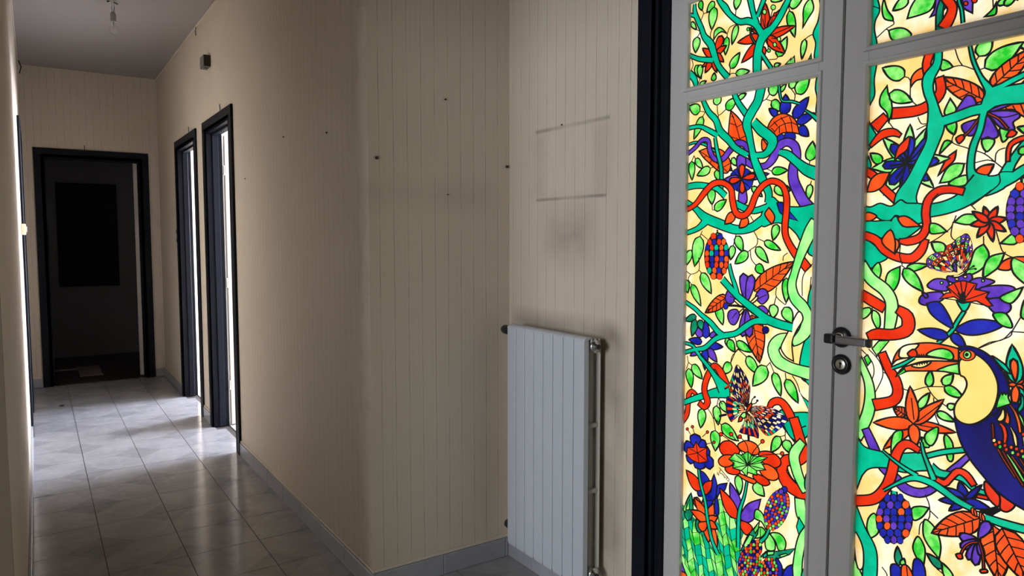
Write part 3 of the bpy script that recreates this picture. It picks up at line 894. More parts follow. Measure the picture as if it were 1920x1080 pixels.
('br','teal',[1401,1296,12,1390,1261,13,1376,1229,15,1370,1207,18]),
('br','teal',[1425,1249,22,1396,1224,21,1366,1201,21,1333,1181,23,1297,1161,24,1264,1143,26,1223,1133,25,1182,1128,23]),
('br','teal',[1266,1139,24,1306,1133,18,1339,1113,19,1373,1090,17,1416,1079,18,1449,1064,16,1487,1033,16,1525,1023,13,1574,1006,13]),
('br','teal',[1574,1039,10,1537,1034,11,1514,1013,14,1483,990,14,1455,976,16,1428,949,24,1406,916,40]),
('pine',1448,1317,-48.0,1.0,-1.7,-69.0,5,'ROBT'),('lw',5,[1447,1397,1446,1383]),('pg','moss',[1452,1384,1446,1389,1440,1384,1446,1378]),
('lf','leaf',1551,959,1538,898,31),('lf','leaf',1537,973,1494,934,31),('ln',[1557,999,1552,979,1537,972]),('ln',[1552,979,1560,956]),
('lf','leaf',1398,1068,1373,1035,28),('ln',[1363,1045,1372,1033,1388,998]),('lf','leaf',1387,1000,1416,962,30),('lf','leaf',1369,1065,1312,1043,26),
('ln',[1363,1046,1331,1027]),('lf','leaf',1331,1027,1286,981,32),('lf','leaf',1262,1009,1307,944,42),('ln',[1262,1009,1249,1023]),
('lf','leaf',1237,996,1213,932,28),('ln',[1250,1020,1237,996]),('lf','leaf',1198,983,1158,923,32),('ln',[1201,1000,1198,983]),
('ln',[1179,996,1164,978,1154,954]),('ps','teal',[1154,954,1122,905,1123,931,1145,943]),('ps','teal',[1141,990,1121,994,1121,973]),
('lf','leaf',1491,841,1498,778,33),('ln',[1470,845,1450,823,1439,784]),('lf','leaf',1422,878,1398,848,25),('lf','leaf',1438,861,1429,803,31),
('ln',[1430,886,1435,861]),('ln',[1430,886,1415,870]),('lf','leaf',1417,807,1352,772,38),('ln',[1450,823,1416,806]),
('lf','leaf',1440,784,1438,720,38),('lf','leaf',1212,818,1240,766,28),('ln',[1212,818,1196,826,1197,837]),('lf','leaf',1195,813,1180,779,31),
('ln',[1196,826,1194,813]),('br','red',[1573,784,17,1555,812,19,1550,848,18,1548,875,18,1534,889,13,1520,881,14]),
('br','teal',[1574,843,16,1522,868,19,1475,888,22,1434,902,30,1390,911,30]),
('pg','teal',[1435,940,1421,924,1399,921,1390,924,1389,897,1416,890,1438,890]),
('br','red',[1505,857,20,1485,848,19,1472,867,24,1484,894,22,1484,917,21,1471,952,21,1449,982,19,1427,970,25,1412,949,26,1397,926,23]),
('br','teal',[1509,1006,13,1468,973,16,1440,946,23,1412,918,45]),
('pg','teal',[1213,893,1180,893,1122,902,1121,860,1141,839,1160,812,1181,827,1204,848,1212,866]),
('br','red',[1252,882,14,1241,908,19,1214,917,22,1189,895,27,1167,856,27,1148,821,27,1134,785,29]),
('wing',1327,877,7,'abcdefg',[1320,878,1316,916,1315,937,1322,957,1339,980,1364,999,1377,971,1392,933,1391,921,1380,907]),
('wing',1318,874,7,'abcdefg',[1309,885,1285,892,1253,894,1222,891,1193,877,1189,869,1207,845,1250,811,1283,828,1300,854,1317,867]),
('wing',1329,870,3,'hij',[1342,892,1365,897,1394,899,1401,885,1399,860,1394,839,1379,823,1367,845,1347,858]),
('wing',1325,865,3,'hij',[1305,855,1287,829,1282,798,1298,797,1320,797,1351,800,1333,823,1333,849]),
('ps','navy',[1399,844,1425,834,1425,829,1399,840]),('ps','navy',[1320,797,1318,775,1314,776,1315,798]),
('pg','leaf',[1347,849,1337,861,1328,860,1329,848,1341,843]),('pg','red',[1355,829,1355,829,1350,846,1340,843,1344,834]),
('br','red',[1326,865,5,1320,876,9,1313,887,9,1310,892,5]),('lw',3,[1312,891,1307,906,1300,913]),('lw',3,[1310,890,1295,897,1291,904]),
('el','navy',1299,914,-2.4,0.5,-0.1,-2.1),('el','navy',1290,905,-2.7,0.5,-0.1,-2.3),('pg','purple',[1585,326,1567,325,1519,292,1501,267,1583,233]),
('pg','orange',[1572,284,1542,285,1530,255,1583,233]),('pg','vine',[1574,386,1556,360,1537,321,1513,290,1501,267,1518,260,1548,289,1572,336]),
('br','teal',[1192,862,27,1161,835,36,1126,858,21]),
('br','red',[1171,879,30,1159,850,30,1146,815,31,1136,787,30,1157,764,29,1187,758,30,1204,726,33,1187,696,40,1156,681,36,1114,677,33]),
('pg','cream',[1186,739,1171,746,1148,749,1143,728,1155,705,1175,715]),('br','vine',[1142,820,22,1166,779,32,1158,739,32,1144,710,29,1129,686,23]),
('pg','teal',[1126,736,1132,712,1129,693,1119,700]),('br','vine',[1145,660,32,1138,617,33,1122,596,22]),
('ps','teal',[1146,609,1129,589,1141,550,1153,580]),('br','vine',[1117,586,21,1131,562,23,1139,532,26,1145,490,27,1147,443,31,1146,411,32]),
('pg','teal',[1112,484,1132,460,1131,422,1110,430]),('lf','leaf',1351,669,1344,611,29),('lf','leaf',1295,662,1258,633,38),
('grass',[1572,474,1565,513,1547,483,1523,486,1500,471,1472,450,1438,413,1423,462,1424,558,1418,577,1404,547,1378,538,1352,530,1337,527,1326,505,1340,458,1334,430,1348,395,1351,325,1495,265,1531,305,1555,333,1572,363]),
('lf','moss',1546,464,1531,561,36),('ps','leaf',[1553,499,1537,540,1538,503]),('ps','leaf',[1565,495,1550,525,1553,490]),
('lf','moss',1494,442,1507,489,24),('rp','orange',1473,507,1519,549,34),('lf','orange',1473,502,1481,558,26),('lf','orange',1467,500,1519,549,33),
('lf','orange',1464,492,1534,504,32),('lf','orange',1461,493,1440,555,31),('lf','orange',1461,493,1423,518,24),('lf','orange',1460,489,1423,418,36),
('lf','orange',1466,487,1457,424,35),('pg','orange',[1464,488,1495,476,1500,464,1486,451,1469,462]),('lf','orange',1459,489,1423,480,26),
('pg','blue',[1499,640,1479,640,1459,623,1464,616,1481,602,1495,615]),
('pg','blue',[1441,646,1441,646,1429,617,1432,581,1447,559,1469,557,1483,570,1453,588,1451,619]),
('pg','blue',[1391,633,1391,633,1399,609,1418,595,1432,568,1429,608,1419,621]),('pg','blue',[1469,553,1442,563,1447,551,1462,535]),
('lf','blue',1427,518,1431,586,18),('lf','blue',1489,582,1502,560,27),('lf','red',1494,579,1554,629,42),
('pg','red',[1486,591,1476,610,1447,626,1447,626,1451,598,1469,574,1483,579]),('lf','purple',1344,560,1380,639,38),('lf','red',1353,535,1418,610,45),
('pg','purple',[1270,621,1270,621,1281,578,1298,548,1322,535,1342,542,1338,556,1319,588,1295,607]),
('pg','red',[1346,530,1317,537,1296,526,1315,499,1336,510]),('br','teal',[1503,651,10,1495,607,11,1474,551,12,1462,493,13,1444,437,14,1419,400,16]),
('br','teal',[1318,666,8,1327,614,9,1343,562,12,1346,515,14,1345,448,14]),('rp','blue',1508,696,1521,755,50),('rp','blue',1508,696,1459,715,36),
('rp','blue',1508,696,1444,671,45),('rp','blue',1508,696,1496,646,50),('rp','blue',1508,696,1551,661,37),('rp','blue',1508,696,1565,709,44),
('rp','blue',1508,696,1479,743,28),('ps','red',[1515,731,1499,716,1470,723,1473,703,1467,680,1502,665,1532,668,1554,679,1549,705,1526,709]),
('ln',[1508,696,1515,726]),('ln',[1508,696,1473,721]),('ln',[1508,696,1472,681]),('ln',[1508,696,1502,667]),('ln',[1508,696,1551,679]),
('ln',[1508,696,1547,704]),('ln',[1552,763,1538,749]),('el','red',1552,763,-5.2,1.2,-0.1,-4.5),('ln',[1531,775,1521,753]),
('el','red',1531,775,-5.1,1.1,-0.1,-4.4),('ln',[1470,772,1490,752]),('el','red',1470,772,-4.9,1.1,-0.1,-4.3),('ln',[1444,746,1481,730]),
('el','red',1444,746,-4.8,1.2,-0.1,-4.3),('pg','red',[1423,735,1408,757,1376,764,1347,742,1372,722,1408,716]),
('pg','orange',[1354,761,1324,780,1290,777,1279,755,1303,743,1343,746]),('pg','red',[1281,754,1248,767,1216,760,1207,741,1227,725,1265,729]),
('pg','orange',[1261,727,1228,724,1213,704,1226,689,1255,687,1276,703]),('pg','red',[1288,691,1255,688,1241,676,1258,664,1282,667,1299,680]),
('pg','orange',[1357,676,1321,674,1288,671,1295,659,1326,661,1352,669]),('pg','red',[1400,677,1377,692,1345,683,1356,669,1387,665]),
('pg','orange',[1425,696,1404,716,1371,722,1371,697,1397,681,1419,682]),
('ps','leaf',[1365,732,1340,733,1318,749,1301,740,1251,749,1272,729,1256,711,1287,700,1285,687,1316,687,1321,674,1339,686,1371,685,1367,701,1386,708]),
('ln',[1317,709,1362,729]),('ln',[1317,709,1318,745]),('ln',[1317,709,1299,739]),('ln',[1317,709,1254,746]),('ln',[1317,709,1274,727]),
('ln',[1317,709,1259,712]),('ln',[1317,709,1319,682]),('ln',[1317,709,1339,687]),('ln',[1317,709,1369,686]),('ln',[1317,709,1382,708]),
('ln',[1317,709,1342,732]),('ln',[1317,709,1287,700]),('ln',[1418,777,1353,752,1320,713]),('ln',[1380,786,1358,770]),
('ln',[1348,786,1321,764,1317,714]),('ln',[1269,791,1299,754,1315,715]),('ln',[1205,771,1275,747,1312,714]),('el','red',1418,777,-6.8,1.6,-0.2,-5.9),
('el','red',1380,786,-6.6,1.5,-0.2,-5.9),('el','red',1348,786,-6.4,1.5,-0.2,-5.8),('el','red',1269,791,-6.0,1.4,-0.2,-5.6),
('el','red',1204,772,-5.7,1.5,-0.2,-5.5),('lw',2,[1422,673,1382,646]),('lw',2,[1417,667,1420,658,1414,656]),
('lw',2,[1414,656,1411,658,1409,653,1406,656,1403,650]),('lw',2,[1401,652,1402,647,1398,647,1397,651]),('lw',2,[1390,654,1394,643]),
('lw',2,[1389,644,1389,640,1384,641,1385,645]),('lw',2,[1429,656,1425,654,1430,649]),('lw',2,[1422,653,1425,647]),
('pg','leaf',[1286,585,1266,583,1251,560,1249,538,1265,555,1290,559]),('pg','leaf',[1297,499,1283,528,1264,540,1251,529,1268,508]),
('pg','leaf',[1250,520,1241,531,1221,514,1220,489,1244,480,1252,494]),('pg','leaf',[1235,532,1205,542,1185,526,1189,500,1207,494,1218,515]),
('ln',[1269,535,1268,509]),('br','teal',[1236,559,9,1249,520,10,1275,488,12]),('ps','moss',[1336,444,1316,492,1272,556,1278,514,1306,470,1312,451]),
('ps','vine',[1325,467,1306,503,1292,504,1306,470,1322,452]),('ps','leaf',[1292,523,1274,552,1276,531,1287,514]),
('ps','moss',[1267,452,1248,475,1212,488,1155,518,1172,494,1207,469,1220,455,1243,457]),('ps','vine',[1244,475,1221,485,1223,474,1243,465]),
('ps','vine',[1205,479,1185,492,1176,492,1198,476]),('ps','teal',[1257,461,1246,473,1244,462,1257,451]),
('pg','blue',[1216,463,1200,459,1193,440,1193,392,1218,381]),('pg','blue',[1162,469,1162,469,1180,454,1194,423,1196,391,1161,405]),
('pine',1217,607,-37.2,1.3,19.5,-64.7,7,'RGBPO'),('el','blue',1194,672,-9.6,2.9,-0.3,-9.4),('el','purple',1204,663,-7.9,2.4,-0.2,-7.9),
('pine',1304,417,-40.7,10.9,7.6,-59.2,8,'RNGPO'),('pine',1284,470,-23.5,8.7,-0.7,-24.6,4,'RNGO'),('pine',1237,420,-30.7,12.3,-1.2,-39.6,6,'RNGPO'),
('lf','leaf',1302,338,1262,305,45),('br','teal',[1535,253,40,1466,237,34,1350,270,27,1235,341,26,1113,379,30]),('lf','leaf',1461,221,1499,168,29),
('lf','leaf',1183,412,1156,391,31),
]
ART_R = [
('lf','leaf',561,1861,522,1850,20),('ln',[561,1861,571,1871,590,1869]),('lf','leaf',627,1861,602,1836,17),('ln',[627,1861,631,1874,648,1882]),
('lf','leaf',568,1921,545,1893,18),('ln',[568,1921,571,1935,588,1944]),('lf','leaf',635,1921,664,1889,21),('ln',[635,1921,622,1926,615,1943]),
('lf','leaf',704,1921,687,1890,17),('ln',[704,1921,703,1935,718,1947]),('lf','leaf',773,1921,740,1900,19),('ln',[773,1921,779,1933,798,1937]),
('lf','leaf',826,1921,854,1889,20),('ln',[826,1921,813,1926,806,1943]),('lf','leaf',566,1982,579,1942,20),('ln',[566,1982,556,1992,556,2010]),
('lf','leaf',639,1982,665,1957,17),('ln',[639,1982,625,1986,617,2003]),('lf','leaf',695,1982,705,2032,25),('ln',[695,1982,699,1969,688,1953]),
('lf','leaf',757,1982,729,1954,19),('ln',[757,1982,760,1995,778,2003]),('lf','leaf',820,1982,790,2009,19),('ln',[820,1982,834,1979,843,1962]),
('lf','leaf',886,1982,842,1957,24),('ln',[886,1982,893,1994,912,1997]),('lf','leaf',953,1982,998,1961,24),('ln',[953,1982,939,1981,926,1995]),
('lf','leaf',559,2040,592,2000,25),('ln',[559,2040,546,2045,540,2063]),('lf','leaf',631,2040,589,2020,22),('ln',[631,2040,640,2051,658,2052]),
('lf','leaf',689,2040,710,2001,21),('ln',[689,2040,677,2047,674,2066]),('lf','leaf',747,2040,793,2059,24),('ln',[747,2040,739,2029,720,2028]),
('lf','leaf',822,2040,863,2065,23),('ln',[822,2040,815,2028,796,2024]),('lf','leaf',883,2040,906,2072,19),('ln',[883,2040,881,2026,866,2016]),
('lf','leaf',953,2040,977,2015,17),('ln',[953,2040,939,2044,932,2061]),('lf','leaf',576,2090,551,2134,24),('ln',[576,2090,587,2083,590,2064]),
('lf','leaf',650,2090,598,2088,25),('ln',[650,2090,662,2097,680,2091]),('lf','leaf',709,2090,749,2111,22),('ln',[709,2090,701,2078,682,2076]),
('lf','leaf',762,2090,776,2129,20),('ln',[762,2090,765,2076,753,2062]),('lf','leaf',828,2090,848,2119,17),('ln',[828,2090,827,2076,812,2065]),
('lf','leaf',900,2090,880,2137,25),('ln',[900,2090,911,2081,911,2062]),('lf','leaf',972,2090,942,2119,20),('ln',[972,2090,985,2086,994,2069]),
('lf','leaf',561,195,594,220,20),('ln',[561,195,555,182,537,177]),('lf','leaf',617,195,655,212,20),('ln',[617,195,609,184,590,183]),
('lf','leaf',690,195,705,150,23),('ln',[690,195,680,205,680,224]),('lf','leaf',747,195,709,186,19),('ln',[747,195,758,204,776,202]),
('lf','leaf',804,195,833,218,18),('ln',[804,195,798,182,780,176]),('lf','leaf',877,195,900,152,23),('ln',[877,195,865,203,862,221]),
('lf','leaf',947,195,960,232,19),('ln',[947,195,949,181,936,167]),('lf','leaf',580,254,606,229,17),('ln',[580,254,566,257,558,274]),
('lf','leaf',645,254,625,216,21),('ln',[645,254,645,268,660,280]),('lf','leaf',702,254,667,260,17),('ln',[702,254,715,258,732,249]),
('lf','leaf',775,254,804,221,21),('ln',[775,254,762,258,755,276]),('lf','leaf',834,254,871,230,21),('ln',[834,254,820,255,809,270]),
('lf','leaf',906,254,931,218,21),('ln',[906,254,894,260,889,278]),('lf','leaf',968,254,934,229,20),('ln',[968,254,974,266,992,271]),
('lf','leaf',578,307,612,316,17),('ln',[578,307,568,297,549,299]),('lf','leaf',645,307,636,350,21),('ln',[645,307,654,296,650,278]),
('lf','leaf',708,307,679,350,25),('ln',[708,307,720,300,724,282]),('lf','leaf',765,307,732,327,18),('ln',[765,307,779,306,790,291]),
('lf','leaf',831,307,824,347,19),('ln',[831,307,840,296,836,277]),('lf','leaf',900,307,881,347,21),('ln',[900,307,911,299,913,280]),
('lf','leaf',972,307,1000,328,17),('ln',[972,307,966,294,948,289]),('lf','leaf',572,366,576,406,19),('ln',[572,366,578,353,570,336]),
('lf','leaf',629,366,595,375,17),('ln',[629,366,643,369,658,358]),('lf','leaf',697,366,737,335,25),('ln',[697,366,683,368,673,384]),
('lf','leaf',765,366,799,357,16),('ln',[765,366,752,363,736,374]),('lf','leaf',824,366,871,356,23),('ln',[824,366,811,362,795,373]),
('lf','leaf',886,366,928,350,22),('ln',[886,366,872,364,858,377]),('lf','leaf',957,366,946,402,18),('ln',[957,366,966,356,965,337]),
('lf','leaf',565,417,604,408,19),('ln',[565,417,552,414,536,425]),('lf','leaf',618,417,654,428,18),('ln',[618,417,608,408,590,409]),
('lf','leaf',688,417,663,447,19),('ln',[688,417,701,412,708,395]),('lf','leaf',743,417,784,413,20),('ln',[743,417,730,412,713,421]),
('lf','leaf',800,417,833,430,17),('ln',[800,417,791,407,772,407]),('lf','leaf',856,417,840,385,18),('ln',[856,417,856,431,870,444]),
('lf','leaf',910,417,872,420,18),('ln',[910,417,923,423,940,416]),('lf','leaf',984,417,1016,448,21),('ln',[984,417,980,404,963,397]),
('lf','leaf',584,472,546,478,18),('ln',[584,472,597,477,613,468]),('lf','leaf',645,472,686,482,20),('ln',[645,472,635,463,616,465]),
('lf','leaf',703,472,741,441,24),('ln',[703,472,690,475,680,491]),('lf','leaf',767,472,805,480,19),('ln',[767,472,756,463,737,466]),
('lf','leaf',825,472,835,509,18),('ln',[825,472,828,459,817,443]),('lf','leaf',896,472,918,499,17),('ln',[896,472,894,458,878,449]),
('lf','leaf',969,472,922,452,25),('ln',[969,472,978,483,997,484]),('lf','leaf',574,533,586,487,23),('ln',[574,533,564,543,566,562]),
('lf','leaf',637,533,669,554,18),('ln',[637,533,630,521,612,516]),('lf','leaf',709,533,750,503,24),('ln',[709,533,695,535,685,551]),
('lf','leaf',769,533,742,493,23),('ln',[769,533,770,547,785,558]),('lf','leaf',835,533,852,493,21),('ln',[835,533,824,542,824,560]),
('lf','leaf',902,533,887,497,19),('ln',[902,533,901,547,914,560]),('lf','leaf',583,583,628,572,22),('ln',[583,583,570,580,554,591]),
('lf','leaf',637,583,666,562,17),('ln',[637,583,623,585,613,601]),('lf','leaf',711,583,693,553,17),('ln',[711,583,711,597,725,609]),
('lf','leaf',767,583,738,550,21),('ln',[767,583,770,597,787,606]),('lf','leaf',554,644,580,619,17),('ln',[554,644,541,648,533,666]),
('lf','leaf',625,644,635,596,24),('ln',[625,644,616,655,619,674]),('lf','leaf',568,704,534,698,17),('ln',[568,704,579,712,598,709]),
('lf','leaf',570,763,619,766,24),('ln',[570,763,558,755,540,761]),('lf','leaf',583,818,613,839,17),('ln',[583,818,577,806,558,802]),
('lf','leaf',580,869,594,906,19),('ln',[580,869,583,855,570,841]),('lf','leaf',564,925,516,912,24),('ln',[564,925,574,934,593,932]),
('lf','leaf',561,975,585,942,19),('ln',[561,975,549,981,544,1000]),('lf','leaf',581,1030,564,1077,24),('ln',[581,1030,592,1021,592,1002]),
('lf','leaf',556,1082,587,1120,23),('ln',[556,1082,554,1068,538,1058]),('lf','leaf',613,1082,646,1058,20),('ln',[613,1082,599,1083,589,1099]),
('lf','leaf',574,1134,555,1169,19),('ln',[574,1134,585,1126,587,1107]),('lf','leaf',572,1185,527,1187,21),('ln',[572,1185,584,1191,602,1184]),
('lf','leaf',579,1242,562,1290,24),('ln',[579,1242,589,1233,589,1214]),('lf','leaf',584,1300,617,1275,20),('ln',[584,1300,570,1302,560,1318]),
('lf','leaf',572,1358,539,1396,25),('ln',[572,1358,586,1353,592,1335]),('lf','leaf',557,1411,555,1449,18),('ln',[557,1411,564,1399,558,1381]),
('lf','leaf',630,1411,667,1381,23),('ln',[630,1411,616,1414,606,1430]),('lf','leaf',570,1469,608,1460,19),('ln',[570,1469,557,1466,541,1477]),
('lf','leaf',634,1469,654,1499,17),('ln',[634,1469,633,1456,618,1444]),('lf','leaf',575,1530,570,1485,22),('ln',[575,1530,570,1543,579,1560]),
('lf','leaf',569,1587,597,1627,24),('ln',[569,1587,568,1573,552,1562]),('lf','leaf',632,1587,666,1602,18),('ln',[632,1587,624,1575,605,1574]),
('lf','leaf',567,1641,616,1650,24),('ln',[567,1641,556,1632,537,1636]),('lf','leaf',620,1641,655,1632,18),('ln',[620,1641,606,1638,591,1648]),
('lf','leaf',560,1699,583,1653,25),('ln',[560,1699,548,1707,546,1726]),('lf','leaf',628,1699,672,1675,24),('ln',[628,1699,614,1699,601,1714]),
('lf','leaf',563,1760,533,1720,24),('ln',[563,1760,565,1774,581,1784]),('lf','leaf',629,1760,673,1771,22),('ln',[629,1760,618,1751,600,1753]),
('pg','teal',[1009,2122,975,2110,984,2051,969,1997,978,1962,976,1951,969,1926,970,1912,978,1897,980,1876,973,1835,999,1840]),
('ln',[995,1939,969,1922]),('pg','leaf',[959,1944,959,1944,963,1924,960,1903,952,1892,935,1885,935,1885,937,1895,950,1915]),
('lf','leaf',901,1928,937,1909,25),('pg','leaf',[902,1882,902,1882,896,1903,887,1918,877,1924,840,1916,843,1899,852,1887,872,1883]),
('ln',[935,1885,933,1877,951,1870,973,1855]),('ln',[951,1870,944,1865]),
('pg','leaf',[945,1865,945,1865,924,1866,905,1859,891,1843,902,1835,935,1841]),
('pg','purple',[824,1909,839,1913,841,1890,850,1873,850,1873,825,1878,815,1893]),
('br','moss',[817,2093,12,821,2018,12,813,1949,12,824,1907,12,830,1880,15,829,1840,16]),
('br','red',[834,2100,18,808,2052,20,821,2011,21,801,1964,21,825,1935,23,819,1908,19,804,1883,20,808,1862,24,820,1842,28]),
('br','teal',[782,2136,9,798,2030,9,784,1955,8,791,1900,7,784,1872,7,780,1842,7]),
('pg','purple',[782,1898,763,1892,762,1875,762,1859,762,1859,781,1876]),('el','red',776,1883,-4.5,-1.2,-0.2,-4.8),
('el','red',759,1885,-5.7,-1.5,-0.2,-5.7),('ln',[723,1880,721,1857]),('pg','leaf',[716,1869,716,1869,716,1845,737,1845,737,1845,722,1857]),
('lf','leaf',714,1864,686,1872,14),('lf','leaf',701,1859,677,1874,16),
('br','teal',[791,1993,10,740,1999,11,689,1968,13,635,1985,14,567,1951,15,513,1965,16]),('br','teal',[697,1970,9,683,2026,8,695,2102,7]),
('vl','orange',635,1985,607,2041,31),('vl','orange',611,1966,579,1888,22),('lf','blue',681,1893,703,1916,16),('lf','blue',681,1893,663,1918,21),
('lf','blue',681,1893,652,1880,18),('lf','blue',681,1893,676,1863,17),('lf','blue',681,1893,712,1884,22),('lf','red',738,2037,718,2039,20),
('lf','red',738,2037,746,2069,16),('lf','red',738,2037,759,2050,16),('lf','red',738,2037,749,2013,20),('lf','red',738,2037,723,2008,15),
('pine',615,1878,-16.5,-4.8,-1.2,-26.3,4,'ROBT'),
('pg','teal',[1008,1819,972,1812,976,1756,974,1718,987,1690,986,1659,976,1638,966,1618,980,1593,988,1581,982,1567,977,1546,998,1537]),
('lf','leaf',903,1749,957,1780,33),('ln',[903,1749,890,1739,887,1697,870,1676]),
('pg','leaf',[944,1735,944,1735,958,1716,960,1693,943,1672,937,1648,937,1648,930,1674,933,1700,940,1715]),('lf','leaf',938,1716,882,1688,30),
('ln',[937,1649,912,1614]),('pg','leaf',[823,1771,808,1765,797,1751,797,1751,807,1748,822,1749]),('ln',[797,1751,778,1750,754,1737]),
('ln',[796,1796,787,1767,778,1751]),('lf','leaf',745,1763,722,1803,32),('ln',[745,1763,752,1754]),('lf','leaf',733,1736,662,1775,40),
('ln',[733,1736,743,1734]),('lf','leaf',799,1634,788,1601,22),('pg','leaf',[800,1682,800,1682,787,1660,790,1650,807,1646,811,1657]),
('pg','leaf',[731,1584,710,1583,708,1572,720,1557,729,1567]),('pg','leaf',[698,1603,680,1596,682,1582,691,1574,696,1587]),
('pg','leaf',[808,1589,794,1586,804,1575,818,1562]),('ln',[789,1603,791,1584,761,1569,726,1553,704,1533,690,1520]),('ln',[721,1558,726,1553]),
('ln',[704,1533,703,1551,696,1559,686,1561]),('ln',[744,1535,719,1539,704,1533]),('ln',[756,1536,772,1535]),('ln',[791,1584,801,1581]),
('ln',[869,1651,861,1635,847,1633]),('ln',[850,1630,871,1622]),('pg','orange',[850,1761,873,1759,887,1744,888,1722,888,1722,876,1735,849,1739]),
('vl','orange',729,1667,828,1735,39),('vl','orange',720,1690,642,1761,41),('pg','orange',[717,1641,691,1649,645,1650,643,1618,663,1628,678,1640]),
('ln',[690,1647,686,1641]),('ln',[676,1648,669,1634]),('ln',[662,1649,653,1625]),('lf','orange',740,1505,706,1529,26),
('pg','red',[783,1565,783,1565,786,1545,802,1529,819,1513,819,1513,809,1537,800,1553]),
('pg','leaf',[765,1535,765,1535,771,1513,791,1499,815,1496,815,1496,802,1526,786,1537]),('pg','leaf',[758,1509,759,1490,777,1486,796,1493,781,1505]),
('pg','purple',[775,1672,766,1683,753,1678,746,1658,764,1654,786,1652]),('pg','purple',[741,1628,770,1623,773,1613,762,1597,749,1596,742,1613]),
('pg','purple',[723,1634,703,1601,701,1587,712,1583,720,1588,727,1586,736,1587,731,1611]),
('pg','purple',[723,1640,693,1640,667,1633,662,1622,674,1613,670,1599,680,1597,698,1606,713,1625]),
('pg','purple',[723,1643,694,1653,675,1652,708,1642]),('ln',[723,1639,693,1626,666,1629]),('br','red',[741,1629,3,756,1607,4,772,1593,6]),
('pg','red',[784,1594,772,1599,767,1591,777,1580,783,1587]),('br','red',[723,1639,3,701,1624,4,684,1602,5]),
('pg','red',[685,1585,677,1598,666,1591,673,1583]),('lf','vine',889,1547,950,1614,30),('lf','vine',889,1547,886,1637,30),
('lf','vine',889,1547,849,1624,25),('lf','vine',889,1547,975,1542,36),('lf','vine',889,1547,943,1475,40),('lf','vine',889,1547,902,1477,20),
('lf','vine',889,1547,795,1550,33),('lf','vine',889,1547,827,1485,29),('rp','blue',889,1547,883,1608,24),('rp','blue',889,1547,843,1589,29),
('rp','blue',889,1547,929,1595,23),('rp','blue',889,1547,948,1546,21),('rp','blue',889,1547,929,1500,26),('rp','blue',889,1547,892,1491,21),
('rp','blue',889,1547,818,1546,21),('rp','blue',889,1547,840,1503,17),('rp','blue',889,1547,846,1603,12),('lw',5,[889,1547,888,1591]),
('lw',5,[889,1547,919,1579]),('lw',5,[889,1547,931,1544]),('lw',5,[889,1547,915,1512]),('lw',5,[889,1547,858,1516]),
('pg','red',[886,1608,890,1580,909,1566,920,1553,920,1553,914,1583,899,1600]),('lf','leaf',950,1554,980,1579,23),
('br','red',[845,1800,21,854,1770,19,851,1748,18]),('br','red',[825,1732,19,821,1700,22,842,1677,24,873,1666,24,928,1668,26]),
('br','red',[945,1663,21,971,1640,29]),('br','red',[979,1597,9,953,1620,20,926,1623,18,909,1614,10]),
('br','red',[998,1541,19,969,1523,19,945,1493,19,911,1461,19]),
('pg','orange',[985,1485,985,1485,977,1513,958,1528,930,1529,930,1529,944,1499,964,1486]),
('br','teal',[830,1803,16,831,1765,19,848,1737,27,848,1708,22,838,1678,21,833,1653,28,829,1624,39,835,1589,30,854,1544,33,874,1502,35,889,1470,49,890,1448,56]),
('br','teal',[823,1632,22,786,1640,22,755,1648,22,730,1651,23,715,1665,33,691,1671,38,645,1671,42,589,1686,37,520,1665,37]),
('br','teal',[719,1683,20,701,1690,14,681,1699,13,645,1714,12,600,1744,12,524,1745,12]),
('br','teal',[690,1488,22,669,1499,21,636,1519,18,589,1512,19,514,1530,21]),
('br','teal',[766,1800,6,756,1757,8,739,1717,9,721,1685,18,727,1661,19,732,1635,15,737,1605,14,748,1572,15,752,1539,15,749,1511,20,731,1488,48,711,1485,40,687,1496,30,674,1528,19,641,1577,16,604,1607,14,565,1663,12]),
('br','red',[680,1534,8,679,1560,9,669,1573,11,641,1578,10,607,1558,13,585,1580,14,553,1561,14,516,1578,14]),('lf','leaf',661,1547,641,1561,17),
('br','teal',[726,1492,51,744,1474,45,769,1453,34,802,1440,30,839,1434,31,864,1433,40]),
('pg','teal',[995,1451,974,1448,951,1456,924,1448,902,1462,887,1454,858,1450,846,1431,852,1406,889,1410,900,1421,913,1425,924,1414,946,1415,966,1427,994,1432]),
('pg','teal',[993,1416,965,1413,922,1413,922,1392,940,1372,964,1377,992,1383]),
('pg','teal',[922,1414,910,1423,888,1398,852,1398,898,1361,911,1353,924,1392]),('pg','teal',[992,1371,959,1353,928,1326,950,1310,970,1298,990,1330]),
('pg','orange',[958,1425,978,1435,992,1429,991,1416,973,1414]),('pg','orange',[906,1420,885,1422,853,1399,853,1399,888,1398,900,1406]),
('pg','orange',[923,1391,911,1365,911,1334,911,1334,936,1352,943,1369]),('ln',[670,1510,694,1510,693,1490,707,1474,743,1445,748,1442]),
('br','red',[996,1381,19,960,1368,21,935,1342,21,904,1327,21,871,1324,22,850,1343,21,841,1367,15]),
('br','red',[765,1474,16,790,1480,17,817,1478,19,838,1459,19,843,1429,19,840,1398,18,853,1373,19,883,1363,18,900,1365,10]),
('lf','orange',913,1371,911,1334,23),('pg','orange',[923,1391,911,1365,911,1334,911,1334,936,1352,943,1369]),
('pg','leaf',[832,1404,814,1402,795,1386,795,1386,813,1382,831,1383]),('ln',[795,1387,786,1397,777,1422]),('ln',[795,1387,813,1372,835,1359]),
('ln',[830,1459,817,1473]),('pg','leaf',[781,1407,781,1407,761,1423,736,1421,729,1407,754,1401]),('lf','red',711,1406,722,1440,15),
('lf','red',711,1406,695,1439,16),('lf','red',711,1406,677,1413,17),('lf','red',711,1406,677,1385,16),('lf','red',711,1406,701,1363,15),
